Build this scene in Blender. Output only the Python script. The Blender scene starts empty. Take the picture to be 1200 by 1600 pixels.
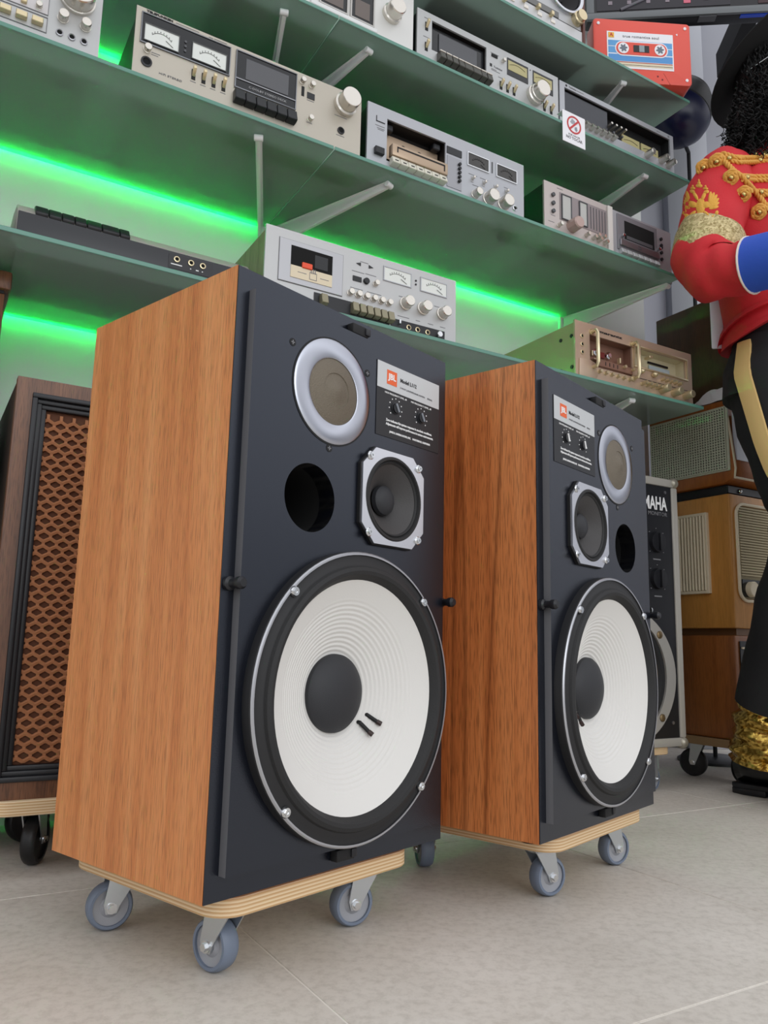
import bpy, bmesh, math, random
from mathutils import Vector, Matrix, Quaternion
random.seed(7)
C = bpy.context.scene.collection
PI = math.pi

# ------------------------------------------------------------------ camera, world, exposure
def srgb(h):
    h = h.lstrip('#'); v = [int(h[i:i+2], 16)/255 for i in (0, 2, 4)]
    return tuple(x/12.92 if x <= .04045 else ((x+.055)/1.055)**2.4 for x in v) + (1,)
cam_d = bpy.data.cameras.new('camera'); cam = bpy.data.objects.new('camera', cam_d); C.objects.link(cam)
cam_d.sensor_fit = 'VERTICAL'; cam_d.sensor_height = 24; cam_d.lens = 24*1235.8/1600
cam_d.clip_start = .02
_p, _r = .1653, .0229
_rt = Vector((1, 0, 0)); _fw = Vector((0, math.cos(_p), math.sin(_p))); _up = Vector((0, -math.sin(_p), math.cos(_p)))
_x = math.cos(_r)*_rt + math.sin(_r)*_up; _y = -math.sin(_r)*_rt + math.cos(_r)*_up
M = Matrix((_x, _y, -_fw)).transposed().to_4x4(); M.translation = (0, 0, .3302)
cam.matrix_world = M
bpy.context.scene.camera = cam
vs = bpy.context.scene.view_settings
vs.view_transform = 'Standard'; vs.look = 'None'; vs.gamma = 1; vs.use_curve_mapping = False
vs.exposure = 0.0
W = bpy.data.worlds.new('daylight'); bpy.context.scene.world = W; W.use_nodes = True
nt = W.node_tree; bg = nt.nodes['Background']
tc = nt.nodes.new('ShaderNodeTexCoord'); sx = nt.nodes.new('ShaderNodeSeparateXYZ'); rp = nt.nodes.new('ShaderNodeValToRGB')
nt.links.new(tc.outputs['Generated'], sx.inputs[0]); nt.links.new(sx.outputs['Z'], rp.inputs[0]); nt.links.new(rp.outputs[0], bg.inputs[0])
rp.color_ramp.elements[0].position = 0; rp.color_ramp.elements[0].color = (.30, .31, .33, 1)
rp.color_ramp.elements[1].position = .3; rp.color_ramp.elements[1].color = (1, 1.01, 1.05, 1)
bg.inputs[1].default_value = 1.12
# the shop front: a tall wide window to the right of and behind the camera
def area(name, loc, target, sx_, sy_, power, col):
    l = bpy.data.lights.new(name, 'AREA'); l.shape = 'RECTANGLE'; l.size = sx_; l.size_y = sy_; l.energy = power; l.color = col
    o = bpy.data.objects.new(name, l); C.objects.link(o); o.location = loc
    o.rotation_euler = (Vector(target)-Vector(loc)).to_track_quat('-Z', 'Y').to_euler()
    return o
area('shop_window_light', (2.2, -2.6, 1.7), (.2, 1.1, .7), 3.2, 2.4, 55, (.95, .98, 1))

# ------------------------------------------------------------------ materials
MATS = {}
def nodes(m): return m.node_tree.nodes, m.node_tree.links
def pm(name, col, rough=.5, metal=0., spec=.5, emit=None, es=0, coat=0, bump=None):
    if name in MATS: return MATS[name]
    m = bpy.data.materials.new(name); m.use_nodes = True
    n, l = nodes(m); b = n['Principled BSDF']
    c = srgb(col) if isinstance(col, str) else col
    b.inputs['Base Color'].default_value = c; b.inputs['Roughness'].default_value = rough
    b.inputs['Metallic'].default_value = metal; b.inputs['Specular IOR Level'].default_value = spec
    b.inputs['Coat Weight'].default_value = coat
    if emit: b.inputs['Emission Color'].default_value = srgb(emit); b.inputs['Emission Strength'].default_value = es
    if bump:
        t = n.new('ShaderNodeTexCoord'); tx = n.new('ShaderNodeTexNoise'); tx.inputs['Scale'].default_value = bump[0]; tx.inputs['Detail'].default_value = 3
        bp = n.new('ShaderNodeBump'); bp.inputs['Strength'].default_value = bump[1]; bp.inputs['Distance'].default_value = .002
        l.new(t.outputs['Object'], tx.inputs['Vector']); l.new(tx.outputs[0], bp.inputs['Height']); l.new(bp.outputs[0], b.inputs['Normal'])
    MATS[name] = m; return m
def cells(name, c0, c1, scale, rough, metal):
    m = bpy.data.materials.new(name); m.use_nodes = True; n, l = nodes(m); b = n['Principled BSDF']
    t = n.new('ShaderNodeTexCoord'); v = n.new('ShaderNodeTexVoronoi'); v.inputs['Scale'].default_value = scale; l.new(t.outputs['Object'], v.inputs['Vector'])
    r = n.new('ShaderNodeValToRGB'); r.color_ramp.elements[0].color = srgb(c0); r.color_ramp.elements[1].color = srgb(c1)
    s = n.new('ShaderNodeSeparateColor'); l.new(v.outputs['Color'], s.inputs[0]); l.new(s.outputs[0], r.inputs[0]); l.new(r.outputs[0], b.inputs['Base Color'])
    bp = n.new('ShaderNodeBump'); bp.inputs['Strength'].default_value = 1; bp.inputs['Distance'].default_value = .003; l.new(s.outputs[1], bp.inputs['Height']); l.new(bp.outputs[0], b.inputs['Normal'])
    b.inputs['Roughness'].default_value = rough; b.inputs['Metallic'].default_value = metal; return m
def wood(name, cols, scale=(26, 26, 1.1), rough=.42, pore=.5, streak=None):
    m = bpy.data.materials.new(name); m.use_nodes = True; n, l = nodes(m); b = n['Principled BSDF']
    t = n.new('ShaderNodeTexCoord'); mp = n.new('ShaderNodeMapping'); mp.inputs['Scale'].default_value = scale
    l.new(t.outputs['Object'], mp.inputs[0])
    n1 = n.new('ShaderNodeTexNoise'); n1.inputs['Scale'].default_value = 1.2; n1.inputs['Detail'].default_value = 5; n1.inputs['Roughness'].default_value = .62; n1.inputs['Distortion'].default_value = .25
    l.new(mp.outputs[0], n1.inputs['Vector'])
    r = n.new('ShaderNodeValToRGB'); e = r.color_ramp.elements
    e[0].position = .3; e[0].color = srgb(cols[0]); e[1].position = .72; e[1].color = srgb(cols[2])
    x = e.new(.5); x.color = srgb(cols[1])
    l.new(n1.outputs[0], r.inputs[0])
    mp2 = n.new('ShaderNodeMapping'); mp2.inputs['Scale'].default_value = (scale[0]*22, scale[1]*22, scale[2]*40); l.new(t.outputs['Object'], mp2.inputs[0])
    n2 = n.new('ShaderNodeTexNoise'); n2.inputs['Scale'].default_value = 1; n2.inputs['Detail'].default_value = 2; l.new(mp2.outputs[0], n2.inputs['Vector'])
    r2 = n.new('ShaderNodeValToRGB'); r2.color_ramp.elements[0].position = .36; r2.color_ramp.elements[0].color = (1-pore,)*3+(1,); r2.color_ramp.elements[1].position = .52; r2.color_ramp.elements[1].color = (1, 1, 1, 1)
    l.new(n2.outputs[0], r2.inputs[0])
    mx = n.new('ShaderNodeMix'); mx.data_type = 'RGBA'; mx.blend_type = 'MULTIPLY'; mx.inputs[0].default_value = 1
    l.new(r.outputs[0], mx.inputs[6]); l.new(r2.outputs[0], mx.inputs[7]); out = mx.outputs[2]
    if streak:
        mp3 = n.new('ShaderNodeMapping'); mp3.inputs['Scale'].default_value = (streak, streak, .35); l.new(t.outputs['Object'], mp3.inputs[0])
        n3 = n.new('ShaderNodeTexNoise'); n3.inputs['Scale'].default_value = 1; n3.inputs['Detail'].default_value = 1; l.new(mp3.outputs[0], n3.inputs['Vector'])
        r3 = n.new('ShaderNodeValToRGB'); q = r3.color_ramp.elements; q[0].position = .485; q[0].color = (1, 1, 1, 1); q[1].position = .515; q[1].color = (1, 1, 1, 1)
        z = q.new(.5); z.color = (.45, .4, .36, 1); l.new(n3.outputs[0], r3.inputs[0])
        m3 = n.new('ShaderNodeMix'); m3.data_type = 'RGBA'; m3.blend_type = 'MULTIPLY'; m3.inputs[0].default_value = .8
        l.new(out, m3.inputs[6]); l.new(r3.outputs[0], m3.inputs[7]); out = m3.outputs[2]
    l.new(out, b.inputs['Base Color']); b.inputs['Roughness'].default_value = rough
    bp = n.new('ShaderNodeBump'); bp.inputs['Strength'].default_value = .15; bp.inputs['Distance'].default_value = .001
    l.new(n2.outputs[0], bp.inputs['Height']); l.new(bp.outputs[0], b.inputs['Normal'])
    MATS[name] = m; return m
teak = wood('teak_veneer', ('#bd6f3c', '#d0854e', '#db965f'), (30, 30, .9), .45, .3)
teak2 = wood('teak_veneer_streaked', ('#a4582a', '#c67740', '#d48850'), (24, 24, .8), .42, .4, streak=9)
walnut = wood('walnut_veneer', ('#4f3120', '#6f4931', '#85593c'), (24, 24, 1), .4, .4)
honey = wood('honey_veneer', ('#a5712f', '#bd8440', '#c98f4a'), (10, 10, .7), .32, .12)
redwood = wood('reddish_veneer', ('#6e3f1d', '#8a5226', '#9a6030'), (12, 12, .7), .35, .2)
brownbox = wood('dark_brown_veneer', ('#3a2512', '#4a3018', '#553a20'), (14, 14, .9), .45, .2)
cherry = wood('cherry_veneer', ('#7d4219', '#96551f', '#a5632b'), (10, 10, .8), .3, .15)
akaiwood = wood('grey_brown_veneer', ('#6d5f49', '#887a60', '#9b8c70'), (40, 40, 1), .5, .3)
def ply_mat():
    m = bpy.data.materials.new('plywood'); m.use_nodes = True; n, l = nodes(m); b = n['Principled BSDF']
    t = n.new('ShaderNodeTexCoord'); s = n.new('ShaderNodeSeparateXYZ'); l.new(t.outputs['Object'], s.inputs[0])
    mu = n.new('ShaderNodeMath'); mu.operation = 'MULTIPLY'; mu.inputs[1].default_value = 1/.0037; l.new(s.outputs['Z'], mu.inputs[0])
    fr = n.new('ShaderNodeMath'); fr.operation = 'FRACT'; l.new(mu.outputs[0], fr.inputs[0])
    r = n.new('ShaderNodeValToRGB'); r.color_ramp.interpolation = 'LINEAR'; e = r.color_ramp.elements
    e[0].position = .35; e[0].color = srgb('#e3cba6'); e[1].position = .7; e[1].color = srgb('#c7a070')
    l.new(fr.outputs[0], r.inputs[0]); l.new(r.outputs[0], b.inputs['Base Color']); b.inputs['Roughness'].default_value = .6
    MATS['ply'] = m; return m
ply = ply_mat()
def floor_mat():
    m = bpy.data.materials.new('stone_tile'); m.use_nodes = True; n, l = nodes(m); b = n['Principled BSDF']
    g = n.new('ShaderNodeNewGeometry')
    n1 = n.new('ShaderNodeTexNoise'); n1.inputs['Scale'].default_value = 3.2; n1.inputs['Detail'].default_value = 8; n1.inputs['Roughness'].default_value = .62
    n2 = n.new('ShaderNodeTexNoise'); n2.inputs['Scale'].default_value = 85; n2.inputs['Detail'].default_value = 6; n2.inputs['Roughness'].default_value = .7
    for x in (n1, n2): l.new(g.outputs['Position'], x.inputs['Vector'])
    r = n.new('ShaderNodeValToRGB'); e = r.color_ramp.elements; e[0].position = .3; e[0].color = srgb('#c3bcb2'); e[1].position = .7; e[1].color = srgb('#dbd5cc')
    l.new(n1.outputs[0], r.inputs[0])
    r2 = n.new('ShaderNodeValToRGB'); e = r2.color_ramp.elements; e[0].position = .34; e[0].color = (.80, .79, .78, 1); e[1].position = .55; e[1].color = (1, 1, 1, 1)
    l.new(n2.outputs[0], r2.inputs[0])
    mx = n.new('ShaderNodeMix'); mx.data_type = 'RGBA'; mx.blend_type = 'MULTIPLY'; mx.inputs[0].default_value = .85
    l.new(r.outputs[0], mx.inputs[6]); l.new(r2.outputs[0], mx.inputs[7])
    # pale veins
    n3 = n.new('ShaderNodeTexNoise'); n3.inputs['Scale'].default_value = 2.6; n3.inputs['Detail'].default_value = 4; n3.inputs['Distortion'].default_value = 1.2
    l.new(g.outputs['Position'], n3.inputs['Vector'])
    r3 = n.new('ShaderNodeValToRGB'); e = r3.color_ramp.elements; e[0].position = .492; e[0].color = (0, 0, 0, 1); e[1].position = .508; e[1].color = (0, 0, 0, 1)
    z = e.new(.5); z.color = (1, 1, 1, 1); l.new(n3.outputs[0], r3.inputs[0])
    n4 = n.new('ShaderNodeTexNoise'); n4.inputs['Scale'].default_value = 1.7; l.new(g.outputs['Position'], n4.inputs['Vector'])
    r4 = n.new('ShaderNodeValToRGB'); r4.color_ramp.elements[0].position = .5; r4.color_ramp.elements[1].position = .62; l.new(n4.outputs[0], r4.inputs[0])
    mu = n.new('ShaderNodeMath'); mu.operation = 'MULTIPLY'; l.new(r3.outputs[0], mu.inputs[0]); l.new(r4.outputs[0], mu.inputs[1])
    mu2 = n.new('ShaderNodeMath'); mu2.operation = 'MULTIPLY'; mu2.inputs[1].default_value = .45; l.new(mu.outputs[0], mu2.inputs[0])
    mx2 = n.new('ShaderNodeMix'); mx2.data_type = 'RGBA'; mx2.inputs[7].default_value = srgb('#dcd7d0'); l.new(mu2.outputs[0], mx2.inputs[0]); l.new(mx.outputs[2], mx2.inputs[6])
    l.new(mx2.outputs[2], b.inputs['Base Color']); b.inputs['Roughness'].default_value = .5; b.inputs['Specular IOR Level'].default_value = .35
    bp = n.new('ShaderNodeBump'); bp.inputs['Strength'].default_value = .25; bp.inputs['Distance'].default_value = .001; l.new(n2.outputs[0], bp.inputs['Height']); l.new(bp.outputs[0], b.inputs['Normal'])
    MATS['floor'] = m; return m
stone = floor_mat()
def glass_mat():
    m = bpy.data.materials.new('shelf_glass'); m.use_nodes = True; n, l = nodes(m); n.clear()
    o = n.new('ShaderNodeOutputMaterial'); tr = n.new('ShaderNodeBsdfTransparent'); tr.inputs[0].default_value = srgb('#d3e8de')
    di = n.new('ShaderNodeBsdfDiffuse'); di.inputs[0].default_value = srgb('#dcf0e6'); tl = n.new('ShaderNodeBsdfTranslucent'); tl.inputs[0].default_value = srgb('#dcf0e6')
    m1 = n.new('ShaderNodeMixShader'); m1.inputs[0].default_value = .65; l.new(di.outputs[0], m1.inputs[1]); l.new(tl.outputs[0], m1.inputs[2])
    m2 = n.new('ShaderNodeMixShader'); m2.inputs[0].default_value = .53; l.new(tr.outputs[0], m2.inputs[1]); l.new(m1.outputs[0], m2.inputs[2])
    gl = n.new('ShaderNodeBsdfGlossy'); gl.inputs['Roughness'].default_value = .06; fr = n.new('ShaderNodeFresnel'); fr.inputs[0].default_value = 1.5
    m3 = n.new('ShaderNodeMixShader'); l.new(fr.outputs[0], m3.inputs[0]); l.new(m2.outputs[0], m3.inputs[1]); l.new(gl.outputs[0], m3.inputs[2])
    l.new(m3.outputs[0], o.inputs[0]); MATS['glass'] = m; return m
glass = glass_mat()
glass_edge = pm('glass_edge', '#5f8f80', .25, 0, .5)
joint_edge = pm('pale_edge_reflection', '#d3e8de', .3)  # pale colour stands in for reflection in the cut pane edges
clear = pm('clear_plastic', '#202326', .08, 0, .5)
white_metal = pm('white_metal', '#e4e6e8', .35, .0, .5)
wall_m = pm('wall_paint', '#dfe5e1', .8, bump=(60, .05)); wall_b = pm('grey_wall_paint', '#b9bbc4', .75); trim_l = pm('pale_trim', '#c9ccd4', .5); trim_d = pm('grey_trim', '#8d9096', .5)
grout = pm('grout', '#e2ddd5', .9)
black = pm('black_satin', '#14151a', .42); black_m = pm('black_matte', '#0e0e10', .7); blackfab = pm('black_rubber', '#1b1b1d', .6)
baffle_m = pm('blue_black_paint', '#0e1017', .25, 0, .72, bump=(900, .12)); baffle_e = pm('grey_edge', '#606063', .5)
baffle_m.node_tree.nodes['Principled BSDF'].inputs['Specular Tint'].default_value = (.82, .90, 1.08, 1)
cone_w = pm('white_paper', '#d9d7d3', .75, bump=(700, .1)); cone_g = pm('grey_paper', '#3c3a3a', .6, bump=(500, .15)); foam = pm('surround_foam', '#1f1f20', .7, bump=(600, .2))
cap_m = pm('felt_cap', '#25262a', .6, bump=(800, .1))
alu = pm('brushed_aluminium', '#d5d6dc', .26, .9); alu_d = pm('dark_aluminium', '#9a9a9e', .35, .85); chrome = pm('chrome', '#d8dadc', .15, 1.0); zinc = pm('zinc_plate', '#c3c7ca', .3, .9)
ring_m = pm('turned_aluminium', '#b9bcc6', .3, 1.0)
_n, _l = nodes(ring_m); _t = _n.new('ShaderNodeTangent'); _t.direction_type = 'RADIAL'; _t.axis = 'Y'; _l.new(_t.outputs[0], _n['Principled BSDF'].inputs['Tangent']); _n['Principled BSDF'].inputs['Anisotropic'].default_value = .85
mesh_m = pm('tweeter_mesh', '#736a5c', .5, .4, bump=(900, .6)); hole = pm('deep_hole', '#030303', .9)
silver_p = pm('silver_label', '#c5c7c8', .45, .3); label_bk = pm('label_black', '#17181c', .45); orange = pm('orange_ink', '#e0602c', .5); white_ink = pm('white_ink', '#e8e8e8', .5); black_ink = pm('black_ink', '#1c1c1e', .5); grey_ink = pm('grey_ink', '#77777a', .5); pale_ink = pm('pale_ink', '#a9a9ab', .5)
wheel_g = pm('grey_hub', '#9b9da3', .45); tyre = pm('grey_rubber', '#6f7a8c', .5); wheel_b = pm('black_wheel', '#17181a', .45)
champ = pm('champagne_panel', '#bab3a6', .38, .35); silv = pm('silver_panel', '#b0b2b7', .38, .35); silv2 = pm('pale_silver_panel', '#babbbb', .38, .35); goldp = pm('gold_panel', '#c3ab95', .36, .4); goldb = pm('olive_gold_case', '#a69d78', .5, .1); greyp = pm('grey_panel', '#a9a39d', .45, .1)
chassis_m = pm('chassis_black', '#1d2020', .5); chassis_g = pm('chassis_grey', '#57595a', .5); knob_m = pm('knob_aluminium', '#d9d4cb', .25, .85); gold_k = pm('knob_gold', '#d9c9a4', .28, .7)
dkglass = pm('smoked_window', '#1a1c1f', .12); dial = pm('meter_dial', '#dfe3de', .5); dial_y = pm('yellow_dial', '#b6ad7c', .4); dial_d = pm('dark_dial', '#3b3937', .3); deckgrey = pm('cassette_grey', '#55565a', .4); cream = pm('cream_label', '#ddd0b4', .5); redorange = pm('red_lever', '#e8502a', .4); bronze = pm('bronze_bay', '#b39d86', .35, .5); darkbay = pm('dark_bay', '#1b1715', .5); brownred = pm('red_brown_bay', '#8d6a5a', .4, .4); keyw = pm('pale_key', '#d9d5c6', .4)
red_pl = pm('red_plastic', '#e2503f', .38); blue_ink = pm('blue_ink', '#5fa0d6', .5); yellow_ink = pm('yellow_ink', '#f0b63a', .5); card = pm('white_card', '#eeeef2', .5); redink = pm('red_ink', '#c23a3c', .5)
led_m = pm('led_green', '#20ff80', .4, emit='#10ff80', es=520); led_tape = pm('led_tape_glow', '#30ff80', .4, emit='#08ff5c', es=330); tape_b = pm('led_tape_back', '#d8e6da', .5)

# ------------------------------------------------------------------ mesh builder
class MB:
    def __init__(s): s.v = []; s.f = []
    def add(s, vs, fs):
        o = len(s.v); s.v += [tuple(x) for x in vs]; s.f += [tuple(i+o for i in f) for f in fs]; return s
    def box(s, x0, x1, y0, y1, z0, z1):
        return s.add([(x, y, z) for x in (x0, x1) for y in (y0, y1) for z in (z0, z1)], [(0, 1, 3, 2), (4, 6, 7, 5), (0, 4, 5, 1), (2, 3, 7, 6), (0, 2, 6, 4), (1, 5, 7, 3)])
    def lathe(s, prof, o=(0, 0, 0), d=(0, 0, 1), seg=32, close=False):
        d = Vector(d).normalized(); q = d.to_track_quat('Z', 'Y'); o = Vector(o); vs = []; fs = []
        idx = []
        for r, h in prof:
            if r < 1e-6: idx.append([len(vs)]); vs.append(o+d*h)
            else:
                idx.append(list(range(len(vs), len(vs)+seg)))
                for k in range(seg):
                    t = 2*PI*k/seg; vs.append(o + q @ Vector((r*math.cos(t), r*math.sin(t), h)))
        pairs = list(zip(idx, idx[1:])) + ([(idx[-1], idx[0])] if close else [])
        for a, b in pairs:
            for k in range(seg):
                k2 = (k+1) % seg
                if len(a) == 1 and len(b) == 1: continue
                if len(a) == 1: fs.append((a[0], b[k], b[k2]))
                elif len(b) == 1: fs.append((a[k], a[k2], b[0]))
                else: fs.append((a[k], a[k2], b[k2], b[k]))
        return s.add(vs, fs)
    def cyl(s, p0, p1, r, seg=16, r2=None, cap=True, bev=0):
        p0 = Vector(p0); p1 = Vector(p1); L = (p1-p0).length; r2 = r if r2 is None else r2
        pr = [(r, 0), (r2, L)] if not bev else [(r-bev, 0), (r, bev), (r2, L-bev), (r2-bev, L)]
        if cap: pr = [(0, 0)]+pr+[(0, L)]
        return s.lathe(pr, p0, p1-p0, seg)
    def prism(s, poly, y0, y1):           # poly in x,z
        k = len(poly); vs = [(x, y0, z) for x, z in poly]+[(x, y1, z) for x, z in poly]
        return s.add(vs, [tuple(range(k)), tuple(range(2*k-1, k-1, -1))]+[(i, (i+1) % k, (i+1) % k+k, i+k) for i in range(k)])
    def prism_x(s, poly, x0, x1):         # poly in y,z
        k = len(poly); vs = [(x0, y, z) for y, z in poly]+[(x1, y, z) for y, z in poly]
        return s.add(vs, [tuple(range(k)), tuple(range(2*k-1, k-1, -1))]+[(i, (i+1) % k, (i+1) % k+k, i+k) for i in range(k)])
    def prism_z(s, poly, z0, z1):
        k = len(poly); vs = [(x, y, z0) for x, y in poly]+[(x, y, z1) for x, y in poly]
        return s.add(vs, [tuple(range(k)), tuple(range(2*k-1, k-1, -1))]+[(i, (i+1) % k, (i+1) % k+k, i+k) for i in range(k)])
    def frame(s, x0, x1, z0, z1, t, y0, y1):
        s.box(x0, x1, y0, y1, z1-t, z1); s.box(x0, x1, y0, y1, z0, z0+t); s.box(x0, x0+t, y0, y1, z0+t, z1-t); s.box(x1-t, x1, y0, y1, z0+t, z1-t); return s
    def tube(s, pts, r, seg=8, closed=False, cap=True):
        pts = [Vector(p) for p in pts]; n = len(pts); rr = r if hasattr(r, '__len__') else [r]*n
        return s.loft([(p, a, a) for p, a in zip(pts, rr)], seg, cap, closed)
    def loft(s, secs, seg=20, cap=True, closed=False, up=None, fn=None):
        n = len(secs); vs = []; fs = []; P = [Vector(x[0]) for x in secs]
        prev = None
        for i in range(n):
            if closed: t = P[(i+1) % n]-P[i-1]
            else: t = P[min(i+1, n-1)]-P[max(i-1, 0)]
            t.normalize()
            if prev is None:
                ref = Vector(up) if up else (Vector((0, 0, 1)) if abs(t.z) < .9 else Vector((0, 1, 0)))
                u = (ref-t*ref.dot(t)).normalized()
            else: u = (prev-t*prev.dot(t)).normalized()
            prev = u; w = t.cross(u)
            for k in range(seg):
                a = 2*PI*k/seg; m = fn(i/(n-1), a) if fn else 1
                vs.append(P[i]+u*(secs[i][1]*math.cos(a)*m)+w*(secs[i][2]*math.sin(a)*m))
        for i in range(n if closed else n-1):
            j = (i+1) % n
            for k in range(seg): fs.append((i*seg+k, i*seg+(k+1) % seg, j*seg+(k+1) % seg, j*seg+k))
        if cap and not closed: fs += [tuple(range(seg))[::-1], tuple((n-1)*seg+k for k in range(seg))]
        return s.add(vs, fs)
    def sphere(s, c, r, seg=16, rings=10, sc=(1, 1, 1)):
        pr = [(r*math.sin(PI*i/rings), -r*math.cos(PI*i/rings)) for i in range(rings+1)]; o = len(s.v)
        s.lathe(pr, (0, 0, 0), (0, 0, 1), seg)
        for i in range(o, len(s.v)): s.v[i] = (c[0]+s.v[i][0]*sc[0], c[1]+s.v[i][1]*sc[1], c[2]+s.v[i][2]*sc[2])
        return s
    def xf(s, m, start=0):
        for i in range(start, len(s.v)): s.v[i] = tuple(m @ Vector(s.v[i]))
        return s
    def build(s, name, mat, parent=None, bevel=0, smooth=True, angle=35, label=None, bseg=2, loc=None):
        bm = bmesh.new(); vv = [bm.verts.new(v) for v in s.v]
        for f in s.f:
            try: bm.faces.new([vv[i] for i in f])
            except ValueError: pass
        bmesh.ops.recalc_face_normals(bm, faces=bm.faces[:])
        if bevel: bmesh.ops.bevel(bm, geom=[e for e in bm.edges if len(e.link_faces) == 2 and e.calc_face_angle(0) > .5], offset=bevel, segments=bseg, affect='EDGES', clamp_overlap=True, profile=.5)
        return finish(bm, name, mat, parent, smooth, angle, label, loc)
def finish(bm, name, mat, parent=None, smooth=True, angle=35, label=None, loc=None):
    me = bpy.data.meshes.new(name); bm.to_mesh(me); bm.free()
    return link_mesh(me, name, mat, parent, smooth, angle, label, loc)
def link_mesh(me, name, mat, parent=None, smooth=True, angle=35, label=None, loc=None):
    for m in (mat if isinstance(mat, (list, tuple)) else [mat]): me.materials.append(m)
    if smooth:
        for p in me.polygons: p.use_smooth = True
        me.set_sharp_from_angle(angle=math.radians(angle))
    o = bpy.data.objects.new(name, me); C.objects.link(o); o.parent = parent
    if label: o['label'] = label
    if loc: o.location = loc
    return o
def plate(x0, x1, z0, z1, y0, y1, holes, name, mat, parent, label=None, bevel=0, outer=None):
    """flat plate in x,z between y0 (front) and y1 with round (cx,cz,r) or rectangular (x0,x1,z0,z1) holes"""
    bm = bmesh.new(); es = []
    def loop(pts):
        vs = [bm.verts.new((x, y0, z)) for x, z in pts]
        for i in range(len(vs)): es.append(bm.edges.new((vs[i], vs[(i+1) % len(vs)])))
    loop(outer or [(x0, z0), (x1, z0), (x1, z1), (x0, z1)])
    for h in holes:
        if len(h) == 3: loop([(h[0]+h[2]*math.cos(2*PI*k/48), h[1]+h[2]*math.sin(2*PI*k/48)) for k in range(48)])
        else: loop([(h[0], h[2]), (h[1], h[2]), (h[1], h[3]), (h[0], h[3])])
    bmesh.ops.triangle_fill(bm, use_beauty=True, edges=es)
    r = bmesh.ops.extrude_face_region(bm, geom=bm.faces[:])
    bmesh.ops.translate(bm, vec=(0, y1-y0, 0), verts=[v for v in r['geom'] if isinstance(v, bmesh.types.BMVert)])
    bmesh.ops.recalc_face_normals(bm, faces=bm.faces[:])
    return finish(bm, name, mat, parent, True, 30, label)
def empty(name, label, cat, loc=(0, 0, 0), rz=0, group=None, rot=None):
    o = bpy.data.objects.new(name, None); C.objects.link(o); o.empty_display_size = .05
    o.location = loc; o.rotation_euler = rot or (0, 0, rz); o['label'] = label; o['category'] = cat
    if group: o['group'] = group
    return o
def tag(o, label, cat, group=None, kind=None):
    if label: o['label'] = label
    if cat: o['category'] = cat
    if group: o['group'] = group
    if kind: o['kind'] = kind
    return o
def copy_tree(o, parent=None):
    c = o.copy(); C.objects.link(c); c.parent = parent
    for ch in o.children: copy_tree(ch, c)
    return c
def text(s, x, z, size, mat, parent, name='lettering', y=-.0012, align='LEFT', ext=.0003, width=None, bold=0, rot=None):
    cu = bpy.data.curves.new('t', 'FONT'); cu.body = s; cu.size = size; cu.align_x = align; cu.align_y = 'CENTER'; cu.extrude = ext; cu.offset = bold; cu.resolution_u = 2
    ob = bpy.data.objects.new('t', cu); C.objects.link(ob)
    dg = bpy.context.evaluated_depsgraph_get(); me = bpy.data.meshes.new_from_object(ob.evaluated_get(dg)); me.name = name
    bpy.data.objects.remove(ob); bpy.data.curves.remove(cu)
    if width:
        xs = [v.co.x for v in me.vertices]; k = width/(max(xs)-min(xs))
        for v in me.vertices: v.co.x *= k
    for v in me.vertices: v.co = (v.co.x+x, y-v.co.z, v.co.y+z)
    me.materials.clear()
    o = link_mesh(me, name, mat, parent, False)
    return o

# ------------------------------------------------------------------ wall frame: a runs along the shelf wall, n towards the wall
TH, Q = .5322, 1.2457
CT, ST = math.cos(TH), math.sin(TH)
def WP(a, n, z=0): return Vector((a*CT-(Q+n)*ST, a*ST+(Q+n)*CT, z))
WALLN = .352
ZS = [1.7915, 1.5527, 1.2696, .9377]

# ------------------------------------------------------------------ setting
def setting():
    fl = MB(); c = [WP(-2.6, -3.6), WP(4.2, -3.6), WP(4.2, 1.6), WP(-2.6, 1.6)]
    fl.add([(v.x, v.y, z) for z in (-.06, -.0011) for v in c], [(3, 2, 1, 0), (4, 5, 6, 7), (0, 1, 5, 4), (1, 2, 6, 5), (2, 3, 7, 6), (3, 0, 4, 7)])
    floor = fl.build('floor', grout, smooth=False); floor['kind'] = 'structure'; floor['label'] = 'grey stone-look tiled shop floor'
    T = .6145; g = .0012; me = None
    for i in range(-4, 6):
        for j in range(-5, 4):
            a0, n0 = .368+i*T, -.699+j*T
            if me is None:
                o = MB().box(g, T-g, g, T-g, -.008, 0).build('tile', stone, floor, bevel=.0006, bseg=1); me = o.data
            else:
                o = bpy.data.objects.new('tile', me); C.objects.link(o); o.parent = floor
            o.location = WP(a0, n0); o.rotation_euler.z = TH
    def slab(name, a0, a1, n0, n1, z0, z1, m):
        o = MB().box(0, a1-a0, 0, n1-n0, z0, z1).build(name, m, smooth=False); o.location = WP(a0, n0); o.rotation_euler.z = TH; o['kind'] = 'structure'; return o
    slab('wall_left', -2.6, 1.863, WALLN, WALLN+.12, -.01, 3.1, wall_m)['label'] = 'pale shelf wall lit green by light strips'
    o = slab('wall_side', 1.743, 1.863, WALLN+.12, 1.2, -.01, 3.1, wall_b)
    o = MB().box(.2, 4.6, 2.85, 2.97, -.01, 3.1).build('wall_back', wall_b, smooth=False); o['kind'] = 'structure'; o['label'] = 'grey lavender wall behind the mannequin'
    o = MB().box(1.06, 1.15, 2.79, 2.85, 0, 3.1).build('trim_1', trim_d, bevel=.004); o['kind'] = 'structure'
    o = MB().box(1.15, 1.23, 2.81, 2.85, 0, 3.1).build('trim_2', trim_l, bevel=.004); o['kind'] = 'structure'
    o = MB().box(1.0, 4.6, 2.835, 2.85, 0, .08).build('baseboard_back', trim_d, bevel=.003); o['kind'] = 'structure'
setting()

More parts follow.
